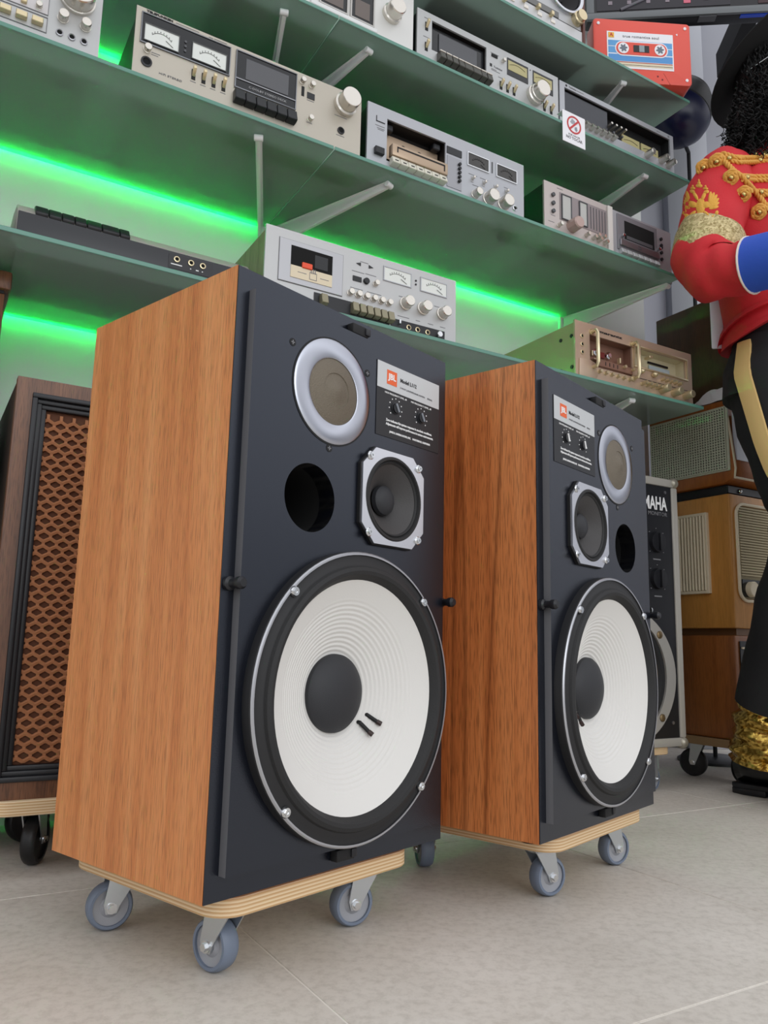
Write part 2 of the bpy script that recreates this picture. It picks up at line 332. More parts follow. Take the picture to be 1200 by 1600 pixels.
# ------------------------------------------------------------------ shelves, brackets, rails, light strips
JOINT = .605
ENDS = [1.66, 1.645, 1.59, 1.66]
NAMES = ['top', 'second', 'third', 'lowest']
def shelves():
    for i, z in enumerate(ZS):
        for side, (a0, a1) in enumerate(((-1.0, JOINT-.0012), (JOINT+.0012, ENDS[i]))):
            w = a1-a0; b = MB().box(0, w, 0, WALLN-.004, -.008, 0)
            o = b.build('glass_shelf', [glass, glass_edge, joint_edge], bevel=.0008, bseg=1)
            for p in o.data.polygons:
                if abs(p.normal.z) < .9: p.material_index = 2 if abs(p.normal.x) > .9 else 1
            o.location = WP(a0, 0, z); o.rotation_euler.z = TH
            tag(o, ('left pane' if side == 0 else 'right pane')+' of the '+NAMES[i]+' tinted glass shelf on the pale wall', 'shelf', 'tinted glass wall shelves')
    for a, w in ((JOINT, 'left of the two white upright bracket rails on the pale shelf wall'), (1.515, 'right of the two white upright bracket rails on the pale shelf wall')):
        r = empty('bracket_rail', w, 'rail', WP(a, WALLN-.001, 0), TH, 'white upright bracket rails')
        MB().box(-.0125, .0125, -.010, 0, .55, 2.15).build('channel', white_metal, r, bevel=.002)
        s = None
        for k in range(30):
            if s is None: s = MB().box(-.0022, .0022, -.0106, -.0095, -.008, .008).build('slot', black_m, r)
            else: s2 = bpy.data.objects.new('slot', s.data); C.objects.link(s2); s2.parent = r; s2.location = (0, 0, .6+k*.05); continue
            s.location = (0, 0, .6)
    proto = None
    specs = [(1, JOINT-.014, .503, 'under the second shelf, left arm at the left rail'), (1, JOINT+.014, .692, 'under the second shelf, right arm at the left rail'), (1, 1.515, 1.513, 'under the second shelf at the right rail'),
             (2, JOINT-.014, .465, 'under the third shelf, left arm at the left rail'), (2, JOINT+.014, .748, 'under the third shelf, right arm at the left rail'), (2, 1.515, 1.583, 'under the third shelf at the right rail'),
             (0, 1.515, 1.443, 'under the top shelf below the red cassette'), (3, 1.515, 1.439, 'under the lowest shelf below the gold tape deck')]
    for si, aw, af, lab in specs:
        p0 = WP(aw, WALLN-.012, ZS[si]-.0088); p1 = WP(af, .036, ZS[si]-.0088); d = p1-p0; L = d.length
        b = empty('shelf_bracket', 'white tapered shelf bracket '+lab, 'bracket', p0, math.atan2(d.y, d.x), 'white shelf brackets')
        # arm: a folded sheet tapering towards the tip, with a flat top flange and a rounded tip
        MB().prism([(0, 0), (L, 0), (L+.006, -.004), (L+.004, -.011), (L-.004, -.013), (.02, -.045), (0, -.047)], -.0035, .0035).build('arm', white_metal, b, bevel=.001)
        MB().box(0, L-.002, -.0065, .0065, -.0025, 0).build('flange', white_metal, b, bevel=.0008)
        MB().cyl((L+.001, -.0085, -.0065), (L+.001, .0085, -.0065), .0062, 14, bev=.001).build('tip', white_metal, b)
    me = None
    for i in (1, 2, 3):
      for a0, a1, side in ((-1.0, .584, 'left'), (.626, 1.498, 'right')):
        if i == 3 and side == 'right': a1 = .97      # ends behind the wooden-sided deck
        z = ZS[i]+.0135
        r = empty('light_strip', 'green glowing light strip at the back of the '+NAMES[i]+' glass shelf, '+side+' length', 'light', WP(a0, WALLN-.004, z), TH, 'green light strips along the wall')
        L = a1-a0
        tilt = Matrix.Rotation(math.radians(94), 4, 'X')
        MB().box(0, L, -.010, 0, -.002, -.0004).xf(tilt).build('tape_backing', tape_b, r, label='pale tape backing')
        MB().box(0, L, -.017, .002, .0004, .0014).build('light_block', tape_b, r, label='pale cover added to block upward light')  # added cover, keeps the strip from lighting the shelf above
        MB().box(0, L, -.0095, -.0005, -.0004, 0).xf(tilt).build('glowing_coating', led_tape, r, label='green lit coating')
        for k in range(int(L/.036)):
            if me is None: o = MB().box(-.003, .003, -.008, -.002, 0, .0018).xf(tilt).build('diode', led_m, r, smooth=False); me = o.data
            else: o = bpy.data.objects.new('diode', me); C.objects.link(o); o.parent = r
            o.location = (.018+k*.036, 0, 0)
shelves()

# ------------------------------------------------------------------ floor speakers
def caster(parent, x, y, ang, top, r=.026, w=.02, hub=wheel_g, ty=tyre, big=False):
    """swivel caster hanging from z=top, wheel rolling in direction ang"""
    c = MB(); m = Matrix.Translation((x, y, 0)) @ Matrix.Rotation(ang, 4, 'Z')
    c.box(-.028, .028, -.023, .023, top-.0028, top)
    c.lathe([(0, top-.0028), (.019, top-.0028), (.018, top-.009), (.0, top-.009)], (0, 0, 0), (0, 0, 1), 20)
    off = .014
    for s in (-1, 1):
        yy = s*(w/2+.002)
        c.add([(px, yy+dy, pz) for dy in (-.001, .001) for px, pz in ((-.017, top-.006), (.017, top-.006), (off+.009, r+.004), (off+.006, r-.006), (off-.006, r-.006), (off-.009, r+.002))],
              [(0, 1, 2, 3, 4, 5), (11, 10, 9, 8, 7, 6)]+[(i, (i+1) % 6, (i+1) % 6+6, i+6) for i in range(6)])
    c.box(-.017, .017, -w/2-.003, w/2+.003, top-.0085, top-.006)
    c.xf(m); o = c.build('caster_fork', zinc, parent, angle=30)
    t = MB().lathe([(r*.78, -w/2), (r*.9, -w/2), (r*.97, -w/2+.0025), (r, -w/2+.007), (r, w/2-.007), (r*.97, w/2-.0025), (r*.9, w/2), (r*.78, w/2)], (off, 0, r), (0, 1, 0), 36, close=True); t.xf(m); t.build('tyre', ty, o)
    h = MB().lathe([(0, -w/2+.002), (r*.3, -w/2+.001), (r*.45, -w/2+.004), (r*.79, -w/2+.003), (r*.79, w/2-.003), (r*.45, w/2-.004), (r*.3, w/2-.001), (0, w/2-.002)], (off, 0, r), (0, 1, 0), 28); h.xf(m); h.build('hub', hub, o)
    b = MB().cyl((off, -w/2-.0075, r), (off, w/2+.0075, r), .0042, 6); b.cyl((off, -w/2-.0045, r), (off, w/2+.0045, r), .0062, 14); b.xf(m); b.build('axle_bolt', chrome, o)
def rrect(x0, x1, y0, y1, r, k=6):
    pts = []
    for cx, cy, a in ((x1-r, y1-r, 0), (x0+r, y1-r, 90), (x0+r, y0+r, 180), (x1-r, y0+r, 270)):
        for i in range(k+1):
            t = math.radians(a+90*i/k); pts.append((cx+r*math.cos(t), cy+r*math.sin(t)))
    return pts
def dolly(label, loc, rz, x0, x1, y0, y1, top, angs, r=.026, hub=wheel_g, ty=tyre, inset=.045, group='plywood dollies under the speakers', th=.018):
    d = empty('dolly', label, 'dolly', loc, rz, group)
    MB().prism_z(rrect(x0, x1, y0, y1, .03), top-th, top).build('board', ply, d, bevel=.0012, bseg=1)
    for (x, y), a in zip(((x0+inset, y0+inset), (x1-inset, y0+inset), (x0+inset, y1-inset), (x1-inset, y1-inset)), angs):
        caster(d, x, y, a, top-th, r, .02, hub, ty)
    return d
SW, SH, SD = .362, .622, .278
def monitor(label, dl, o, yaw, zb, mirror, mat, angs):
    X = (lambda u: SW-u) if mirror else (lambda u: u)
    r = empty('loudspeaker', label, 'loudspeaker', (o[0], o[1], zb), yaw, 'big wooden loudspeakers with white woofers')
    t = .018
    # open-fronted veneer shell
    c = MB().box(0, t, .0015, SD, 0, SH).box(SW-t, SW, .0015, SD, 0, SH).box(t, SW-t, .0015, SD, SH-t, SH).box(t, SW-t, .0015, SD, 0, t).box(t, SW-t, SD-t, SD, t, SH-t)
    c.build('cabinet', mat, r, smooth=False)
    port = (X(.105), .392, .0375); woof = (X(.183), .182, .138); midh = (X(.238), .410, .048)
    plate(.0005, SW-.0005, .0005, SH-.0005, 0, .014, [port, woof, midh], 'front_frame', baffle_m, r, 'blue-black painted front frame')
    b = plate(.016, SW-.016, .023, SH-.023, -.010, 0, [port, woof, midh], 'baffle', [baffle_m, baffle_e], r, 'blue-black raised baffle board')
    for p in b.data.polygons:
        cx = p.center
        if abs(p.normal.x) > .9 and (cx.x < .02 or cx.x > SW-.02): p.material_index = 1
    fy = -.010
    # port
    MB().lathe([(.0375, 0), (.0375, .12), (0, .12)], (port[0], fy+.0005, port[1]), (0, 1, 0), 48).build('bass_port', hole, r)
    # tweeter
    tx, tz = X(.134), .518
    tw = MB().lathe([(.0385, .0), (.0385, .002), (.040, .0028), (.0585, .0022), (.0605, .001), (.0605, 0)], (tx, fy, tz), (0, -1, 0), 64).build('tweeter_ring', ring_m, r, label='brushed aluminium tweeter ring')
    MB().lathe([(.0625, 0), (.0625, .0006), (.0605, .0006)], (tx, fy, tz), (0, -1, 0), 64).build('ring_gap', black_m, tw)
    MB().lathe([(.0385, .0012), (.030, .0042), (.0205, .006), (.020, .0052), (.012, .0065), (.006, .009), (0, .010)], (tx, fy, tz), (0, -1, 0), 48).build('tweeter_mesh', mesh_m, tw, label='bronze grey mesh dome')
    for sx_, sz_ in ((.070, .557), (.191, .556), (.131, .452)):
        s = MB().lathe([(.0045, 0), (.0045, .0004), (0, .0004)], (X(sx_), fy, sz_), (0, -1, 0), 16); s.build('screw', black_m, r)
        MB().box(X(sx_)-.0025, X(sx_)+.0025, fy-.0008, fy-.0002, sz_-.0006, sz_+.0006).box(X(sx_)-.0006, X(sx_)+.0006, fy-.0008, fy-.0002, sz_-.0025, sz_+.0025).build('screw_cross', grey_ink, r)
    # midrange: octagonal plate over a gasket
    mx, mz = midh[0], midh[1]; h, c = .057, .022
    def octo(e): return [(mx-h-e, mz-h+c), (mx-h+c, mz-h-e), (mx+h-c, mz-h-e), (mx+h+e, mz-h+c), (mx+h+e, mz+h-c), (mx+h-c, mz+h+e), (mx-h+c, mz+h+e), (mx-h-e, mz+h-c)]
    plate(0, 0, 0, 0, fy-.004, fy, [(mx, mz, .0485)], 'midrange_gasket', black_m, r, outer=octo(.0015))
    md = plate(0, 0, 0, 0, fy-.007, fy-.004, [(mx, mz, .0505)], 'midrange_frame', alu_d if 0 else alu, r, 'silver octagonal midrange frame', outer=octo(0))
    MB().lathe([(.0515, .0068), (.0500, .0085), (.0475, .0085), (.0462, .005), (.0445, .0065), (.0425, .0045), (.0425, .003)], (mx, fy, mz), (0, -1, 0), 64).build('midrange_surround', foam, md)
    MB().lathe([(.0428, .004), (.032, -.004), (.022, -.0125), (.012, -.022)], (mx, fy, mz), (0, -1, 0), 56).build('midrange_cone', cone_g, md)
    MB().lathe([(.0185, -.0135), (.0175, -.008), (.013, -.004), (.007, -.0022), (0, -.0018)], (mx, fy, mz), (0, -1, 0), 40).build('dust_cap', cap_m, md)
    for q in range(4):
        a = PI/4+q*PI/2; px, pz = mx+.064*math.cos(a), mz+.064*math.sin(a)
        MB().lathe([(.0052, .007), (.0052, .0082), (.0042, .0092), (0, .0092)], (px, fy, pz), (0, -1, 0), 18).lathe([(.0034, .0092), (.0034, .011), (.0016, .011), (.0014, .0095), (0, .0095)], (px, fy, pz), (0, -1, 0), 6).build('bolt', chrome, md)
    # woofer
    wx, wz = woof[0], woof[1]; O = (wx, fy, wz); D = (0, -1, 0)
    wr = MB().lathe([(.158, 0), (.158, .0105), (.1565, .0125), (.154, .0125), (.154, .0115), (.147, .0115), (.144, .0135), (.1415, .0135)], O, D, 96).build('woofer_frame', blackfab, r, label='black woofer frame')
    MB().lathe([(.1574, .0119), (.1560, .0134), (.1542, .0134), (.1542, .0116)], O, D, 96).build('silver_rim', pm('rim_silver', '#b4b5ba', .38, .75), wr, label='thin silver rim')
    MB().lathe([(.1425, .0125), (.1405, .0165), (.1365, .0185), (.1325, .0175), (.1295, .0135), (.1275, .010), (.1265, .0085)], O, D, 96).build('woofer_surround', foam, wr)
    pr = []
    for k in range(121):
        f = k/120; rad = .1268+(.040-.1268)*f; dep = .0088-.043*(f**.92)
        if .22 < f < .98:
            e = min(1, (f-.22)/.12)*min(1, (.98-f)/.05); dep += .00045*e*math.sin(f*2*PI*17)
        pr.append((rad, dep))
    MB().lathe(pr, O, D, 96).build('woofer_cone', cone_w, wr, label='white ribbed paper cone', angle=60)
    MB().lathe([(.0438, -.0325), (.0434, -.0275), (.040, -.0235), (.032, -.0190), (.022, -.0155), (.011, -.0135), (0, -.013)], O, D, 64).build('dust_cap', cap_m, wr, label='matte black dust cap')
    s = -1 if mirror else 1
    for k, (dx, dz) in enumerate(((s*.040, -.034), (s*.052, -.026))):
        p = Vector((wx+dx, fy+.029, wz+dz)); e = Vector((wx+dx*1.18, fy+.018, wz+dz*1.3))
        MB().tube([p, p+Vector((0, -.003, 0)), e], .0024, 8).build('lead_wire', black_m, wr)
        MB().cyl(e, e+(e-p).normalized()*.006, .0029, 8).build('lead_sleeve', pm('lead_brown', '#2c1713', .5), wr)
    for px, pz in ((.0755, .2890), (.2895, .2890), (.2895, .0745), (.0755, .0745)):
        px = X(px)
        MB().lathe([(.0058, .0125), (.0058, .0138), (.0045, .0158), (0, .0158)], (px, fy, pz), D, 20).lathe([(.0036, .0158), (.0036, .0168), (.002, .0168), (.0018, .0155), (0, .0155)], (px, fy, pz), D, 6).build('bolt', chrome, wr)
    # control plate
    x0 = .208 if not mirror else SW-.333
    pl = MB().box(x0, x0+.125, fy-.0008, fy, .486, .579).build('control_plate', label_bk, r, label='black control plate')
    MB().box(x0+.0004, x0+.1246, fy-.0012, fy-.0008, .5455, .5786).build('name_plate', silver_p, pl, label='silver name plate')
    MB().box(x0+.018, x0+.037, fy-.0015, fy-.001, .553, .571).build('badge', orange, pl, label='orange badge')
    ty = fy-.0017
    text('JBL', x0+.0275, .5625, .0105, white_ink, pl, 'badge_lettering', ty, 'CENTER', .0002, bold=.0003)
    text('Model L112', x0+.0435, .5635, .0068, black_ink, pl, 'model_lettering', ty+.0003, bold=.00008)
    text('3-WAY LOUDSPEAKER SYSTEM     SERIAL', x0+.0435, .554, .0028, grey_ink, pl, 'small_lettering', ty+.0003, width=.066)
    for kx, s_ in ((.036, 'HIGH FREQUENCY LEVEL, dB'), (.087, 'MID FREQUENCY LEVEL, dB')):
        text(s_, x0+kx, .5415, .0032, white_ink, pl, 'small_lettering', fy-.001, 'CENTER', width=.042)
        kz = .5255
        MB().lathe([(.0078, .0008), (.0078, .0015), (.0066, .0018), (.0066, .004), (0, .0042)], (x0+kx, fy, kz), D, 24).build('level_control', black, pl)
        sl = MB().box(-.0056, .0056, -.0058, -.0042, -.0014, .0014); sl.xf(Matrix.Translation((x0+kx, fy+.0005, kz)) @ Matrix.Rotation(math.radians(60 if not mirror else 70), 4, 'Y')); sl.build('level_pointer', pm('pointer_grey', '#7d828a', .4) if not mirror else white_ink, pl)
        tk = MB()
        for q in range(9):
            a = math.radians(-120+q*30-90+180); tk.lathe([(0, .001), (.0009, .001), (.0009, .0008)], (x0+kx+.0122*math.sin(math.radians(-130+q*32.5)), fy, kz+.0122*math.cos(math.radians(-130+q*32.5))), D, 6)
        tk.build('scale_marks', white_ink, pl)
    text('Zero indicates flat system response in anechoic conditions.', x0+.018, .5075, .0042, white_ink, pl, 'small_lettering', fy-.001, width=.092, bold=.0001)
    text('Adjustments will improve performance in various environments.', x0+.018, .5025, .0042, white_ink, pl, 'small_lettering', fy-.001, width=.095, bold=.0001)
    text('JAMES B. LANSING SOUND, INC.    NORTHRIDGE, CALIFORNIA', x0+.025, .4935, .0034, white_ink, pl, 'small_lettering', fy-.001, width=.082, bold=.0001)
    # grille sockets and pegs
    for cz, q in ((SH-.0165, 1), (.0155, -1)):
        MB().box(SW/2-.017, SW/2+.010, -.0105, -.0002, cz-.006, cz+.006).build('grille_catch', black_m, r, bevel=.001)
        MB().box(SW/2+.004, SW/2+.012, -.0125, -.004, cz-.004, cz+.005).build('catch_tongue', black, r, bevel=.001)
    for px in (.0085, SW-.0085):
        MB().lathe([(.007, 0), (.007, .004), (.0045, .006), (.0045, .013), (.0062, .016), (.0062, .021), (.004, .024), (0, .024)], (px, 0, .293), (0, -1, 0), 20).build('grille_peg', black, r)
    # feet
    for px, py in ((.03, .03), (SW-.03, .03), (.03, SD-.03), (SW-.03, SD-.03)):
        MB().cyl((px, py, -.006), (px, py, 0), .012, 20).build('foot', black_m, r)
    dolly(dl, (o[0], o[1], 0), yaw, .055 if mirror else .03, .358 if mirror else .325, .012, .292, zb-.006, angs)
    return r
monitor('nearest tall teak loudspeaker with white woofer, left of the matching pair', 'plywood dolly on casters under the nearest teak loudspeaker', (-.1558, .765), .8613, .092, False, teak, (1.64, 2.8, 2.8, 2.8))
monitor('second teak loudspeaker with white woofer, right of and behind its twin', 'plywood dolly on casters under the second teak loudspeaker', (.2, 1.0197), .8705, .092, True, teak2, (-.34, -.34, .9, .6))

def lattice_speaker():
    # walnut speaker with brown lattice grille, half hidden behind the nearest loudspeaker
    a0, zb = .100, .105; w, h, d = .46, .605, .30
    r = empty('lattice_speaker', 'walnut speaker with brown lattice grille at the left edge of the photo', 'loudspeaker', WP(a0, 0, zb), TH)
    t = .022
    plate(0, w, 0, h, 0, .02, [(t, w-t, t+.002, h-t)], 'front_frame', walnut, r)
    MB().box(.001, w-.001, .02, d, .001, h-.001).build('cabinet', pm('dark_case', '#191512', .5), r, bevel=.001, bseg=1)
    for k, (e, y0) in enumerate(((.0, -.004), (.007, .002), (.014, .006))):
        MB().frame(t+e, w-t-e, t+.002+e, h-t-e, .0075, y0, y0+.014).build('black_moulding', black, r, bevel=.0015)
    x0, x1, z0, z1 = t+.021, w-t-.021, t+.024, h-t-.022
    cl = MB().box(x0-.004, x1+.004, .014, .02, z0-.004, z1+.004).build('grille_backing', pm('backing_brown', '#5e3823', .8), r)
    # woven lattice: wavy horizontal strands and short cross links
    br = pm('lattice_brown', '#a86f49', .7); sp = .0112; rows = int((z1-z0)/sp)
    for row in range(rows):
        zz = z0+.006+row*sp; b = MB(); pts = []
        n = int((x1-x0)/.0031)
        for i in range(n+1):
            x = x0+(x1-x0)*i/n; ph = (x-x0)/.0092*PI+(PI if row % 2 else 0)
            pts.append((x, .0115, zz+.0021*math.sin(ph)*1.0))
        b.tube(pts, .0030, 5)
        b.build('lattice_strand', br, r)
    b = MB()
    for row in range(rows):
        zz = z0+.006+row*sp
        for i in range(int((x1-x0)/.0184)+1):
            x = x0+.0046+(.0092 if row % 2 else 0)+.0184*i-.0022
            if x0 < x < x1-.0044: b.box(x, x+.0044, .0100, .0135, zz, min(zz+sp, z1))
    o = b.build('lattice_links', br, r); o['kind'] = 'stuff'
    dolly('plywood dolly on black casters under the lattice speaker', WP(a0, 0, 0), TH, .015, w-.02, -.012, d-.02, zb, (1.1, 1.0, .4, .3), r=.036, hub=wheel_b, ty=wheel_b, inset=.07, th=.02)
    # the farther walnut cabinet at the very edge
    r = empty('walnut_cabinet', 'tall brown cabinet with a thick top cap at the far left edge', 'cabinet', WP(.086-.42, .12, 0), TH)
    MB().box(.004, .412, .006, .195, .0, .882).build('body', walnut, r, bevel=.002)
    MB().box(0, .42, -.004, .198, .886, .918).build('top_cap', walnut, r, bevel=.004)
    MB().box(.006, .410, .004, .194, .881, .887).build('shadow_gap', black_m, r)
lattice_speaker()

# ------------------------------------------------------------------ tape decks
SET = 1.0237                       # devices measured at the shelf edge, standing 3 cm farther back
LIFT = {z: (z-.3302)*(SET-1) for z in ZS}
def deck(name, label, a0, z0, w, h, d, fm, cm, n0=.02, holes=(), group='vintage tape decks on the glass shelves', foot=.006, rz=0, side=None):
    k, lift = SET, LIFT[z0]
    r = empty(name, label, 'tape deck', WP(a0*k, .05, z0+lift), TH+rz, group); r.scale = (k, k, k)
    f = foot-lift/k; t = .003; d = min(d, .268)
    plate(0, w, f, h, 0, .005, list(holes), 'front_panel', fm, r)
    m = .004
    MB().box(m, m+t, .005, d, f+.012, h-.004).box(w-m-t, w-m, .005, d, f+.012, h-.004).box(m+t, w-m-t, .005, d, f+.012, f+.015).box(m+t, w-m-t, .005, d, h-.007, h-.004).box(m+t, w-m-t, d-t, d, f+.006, h-.007).build('case', side or cm, r)
    for x in (.04, w-.04):
        for y in (.04, d-.04): MB().cyl((x, y, f-foot), (x, y, f+.0125), .014, 16).build('foot', black_m, r)
    return r
def pb(r, name, m, x, z, w, h, proud, bevel=0, y=0, label=None):
    return MB().box(x-w/2, x+w/2, y-proud, y+.0005, z-h/2, z+h/2).build(name, m, r, bevel=bevel, bseg=1, label=label)
def pr_(r, name, m, x0, x1, z0, z1, proud, bevel=0, y=0, label=None):
    return pb(r, name, m, (x0+x1)/2, (z0+z1)/2, x1-x0, z1-z0, proud, bevel, y, label)
def knob(r, x, z, rad, L, m=knob_m, name='knob', skirt=True, seg=32):
    p = [(0, 0), (rad*1.08, 0), (rad*1.08, L*.12), (rad, L*.14), (rad, L*.9), (rad*.9, L), (rad*.86, L), (rad*.84, L*.98), (0, L*.98)] if skirt else [(0, 0), (rad, 0), (rad*.96, L*.85), (rad*.8, L), (0, L)]
    return MB().lathe(p, (x, 0, z), (0, -1, 0), seg).build(name, m, r)
def jack(r, x, z, rad, m=chrome):
    o = MB().lathe([(rad*1.0, 0), (rad, .002), (rad*.7, .0025), (rad*.62, .0015)], (x, 0, z), (0, -1, 0), 20).build('socket', m, r)
    MB().lathe([(rad*.68, .0012), (0, .0012)], (x, 0, z), (0, -1, 0), 16).build('socket_hole', hole, o)
def meter(r, x0, x1, z0, z1, m=dial, rim=black, t=.0025, inner=True, yo=.0):
    o = MB().frame(x0-t, x1+t, z0-t, z1+t, t, -.002-yo, .001).build('meter_frame', rim, r)
    pr_(r, 'meter_face', m, x0, x1, z0, z1, .0008+yo)
    if inner:
        cx = (x0+x1)/2; w = x1-x0; h = z1-z0; b = MB()
        pts = [(cx+w*.42*math.sin(a), -.0012-yo, z0-h*.25+h*.95*math.cos(a)) for a in [(-.75+1.5*i/14) for i in range(15)]]
        b.tube(pts, .0004, 4); 
        for i in range(0, 15, 2):
            p = Vector(pts[i]); b.box(p.x-.0004, p.x+.0004, -.0014-yo, -.0008-yo, p.z+.0015, p.z+.004)
        b.build('meter_scale', black_ink, o)
        MB().tube([(cx+w*.12, -.0016-yo, z0+h*.38), (cx+w*.34, -.0016-yo, z0+h*.12)], .0005, 4).build('meter_needle', black_ink, o)
def key(r, name, m, x, z, w, h, proud, tilt=.35, bevel=.0012):
    b = MB().prism_x([(0.001, z-h/2), (-proud*.55, z-h/2), (-proud, z-h/2+h*.12), (-proud*(1-tilt), z+h/2), (.001, z+h/2)], x-w/2, x+w/2)
    return b.build(name, m, r, bevel=bevel, bseg=1)
def lever(r, x, z, m=gold_k):
    o = pb(r, 'lever_slot', black_m, x, z, .007, .020, .001)
    MB().prism_x([(-.001, z-.004), (-.012, z+.006), (-.011, z+.012), (-.006, z+.010), (-.001, z+.003)], x-.0028, x+.0028).build('lever', m, o, bevel=.0005)
def legend(r, rows, m=grey_ink):
    b = MB()
    for x0, x1, z in rows: b.box(x0, x1, -.0004, .0002, z-.0006, z+.0006)
    o = b.build('printed_legend', m, r); o['kind'] = 'stuff'; return o

def telefunken():
    r = deck('tape_deck', 'champagne tape deck with twin meter window at left of the third shelf', .227, ZS[2], .444, .141, .29, champ, chassis_g)
    MB().frame(.009, .170, .073, .132, .002, -.003, .001).build('window_frame', pm('frame_steel', '#7d7f84', .3, .9), r, bevel=.0006)
    pr_(r, 'meter_window', dkglass, .011, .168, .075, .130, .0012)
    for x0, x1 in ((.016, .075), (.100, .162)): meter(r, x0, x1, .080, .111, dial, chassis_g, .0012, yo=.0012)
    for k in range(3): MB().lathe([(.0022, .001), (.0022, .003), (0, .003)], (.087, 0, .088+k*.009), (0, -1, 0), 12).build('indicator_lamp', deckgrey, r)
    text('TELEFUNKEN', .017, .1368, .0052, black_ink, r, 'lettering', -.0004, width=.046, bold=.0003)
    legend(r, [(.068, .110, .1368), (.128, .136, .136), (.138, .162, .1365), (.030, .045, .062), (.030, .042, .058), (.100, .11, .036), (.118, .128, .036), (.136, .146, .036), (.155, .165, .036)])
    text('HIFI STEREO', .045, .028, .0052, grey_ink, r, 'lettering', -.0004, width=.040)
    knob(r, .023, .064, .0066, .010); jack(r, .023, .040, .0095, black)
    for k in range(4): lever(r, .105+.0185*k, .050)
    MB().frame(.180, .302, .056, .133, .002, -.004, .001).build('door_frame', pm('frame_steel', '#7d7f84', .3, .9), r, bevel=.0006)
    o = pr_(r, 'cassette_door', dkglass, .182, .300, .058, .131, .002)
    pr_(r, 'cassette_view', deckgrey, .200, .285, .080, .122, .0028); pr_(r, 'door_strip', alu_d, .182, .300, .0745, .0765, .0036)
    text('C-DOLBY STEREO DECK', .207, .066, .006, pale_ink, r, 'lettering', -.0024, width=.075)
    for k in range(6): key(r, 'piano_key', black, .189+.0206*k, .037, .0195, .024, .016)
    for x, z in ((.314, .124), (.334, .123), (.333, .051)): knob(r, x, z, .0055, .010)
    pb(r, 'slider_slot', black_m, .316, .104, .0055, .020, .001); pb(r, 'tape_counter', dkglass, .333, .100, .016, .013, .001); legend(r, [(.325, .340, .090), (.326, .338, .043), (.385, .412, .082), (.39, .408, .041)])
    MB().lathe([(0, 0), (.0235, 0), (.0235, .010), (.0200, .012), (.0200, .034), (.019, .035), (0, .0347)], (.406, 0, .108), (0, -1, 0), 40).build('volume_knob', knob_m, r)
    jack(r, .400, .052, .0075, black)
telefunken()

def open_bay_deck():
    hb = (.046, .191, .026, .119)
    r = deck('tape_deck', 'silver tape deck with open bronze cassette bay in mid third shelf', .686, ZS[2], .407, .142, .28, silv, chassis_m, holes=[hb])
    b = MB(); x0, x1, z0, z1 = hb; y = .035
    b.add([(x0, 0.004, z0), (x1, .004, z0), (x1, .004, z1), (x0, .004, z1), (x0, y, z0), (x1, y, z0), (x1, y, z1), (x0, y, z1)], [(0, 1, 5, 4), (1, 2, 6, 5), (2, 3, 7, 6), (3, 0, 4, 7), (4, 5, 6, 7)])
    bay = b.build('cassette_bay', darkbay, r, smooth=False)
    pr_(r, 'bay_plate', bronze, .050, .188, .050, .104, .004, y=.030)
    for x in (.095, .135): MB().lathe([(.0055, 0), (.0055, .010), (.002, .012), (0, .012)], (x, .026, .080), (0, -1, 0), 14).build('spindle', black, r)
    pb(r, 'head_cover', chrome, .115, .078, .018, .009, .006, .001, y=.026)
    for x in (.058, .176): pb(r, 'door_arm', black, x, .110, .018, .014, .016, .002, y=.026)
    dm = MB().box(.053, .190, -.012, .004, .036, .062).build('cassette_door', bronze, r, bevel=.002, label='bronze cassette door')
    pr_(r, 'door_slit', black_m, .064, .182, .0535, .0565, .0126); pr_(r, 'door_slit', black_m, .064, .0665, .044, .0565, .0126); pr_(r, 'door_slit', black_m, .1795, .182, .042, .0565, .0126)
    for k in range(7): key(r, 'transport_key', keyw, .0625+.0193*k, .0255, .0185, .017, .016)
    for k in range(7): pb(r, 'key_mark', black_m, .0625+.0193*k, .024, .008, .003, .0145)
    MB().box(.020, .0405, -.001, .001, .1045, .1062).box(.020, .0214, -.001, .001, .1045, .117).build('corner_mark', black_ink, r); legend(r, [(.018, .040, .096), (.022, .040, .091), (.024, .038, .088)])
    pb(r, 'power_button', black, .027, .038, .021, .015, .008, .001)
    pr_(r, 'tape_counter', dkglass, .194, .233, .097, .113, .0015); pr_(r, 'side_plate', alu_d, .195, .233, .020, .092, .0012)
    for k in range(5): MB().lathe([(.0035, .001), (.0035, .005), (0, .005)], (.227, 0, .080-.0098*k), (0, -1, 0), 12).build('push_button', black, r)
    for x0 in (.250, .329): meter(r, x0, x0+.055, .089, .117, dial_d, chrome, .002, yo=.0005)
    pb(r, 'level_lamp_strip', chassis_g, .3165, .105, .003, .026, .001)
    for k in range(4):
        pb(r, 'toggle_slot', pale_ink, .262+.031*k, .058, .006, .014, .0008); pb(r, 'toggle', knob_m, .262+.031*k, .059, .0045, .006, .011, .001)
    legend(r, [(.252, .275, .069), (.283, .305, .069), (.35, .365, .069), (.262, .285, .046)])
    knob(r, .269, .024, .009, .020); knob(r, .306, .026, .0145, .024); knob(r, .347, .027, .0145, .024); jack(r, .380, .028, .006, chrome)
open_bay_deck()

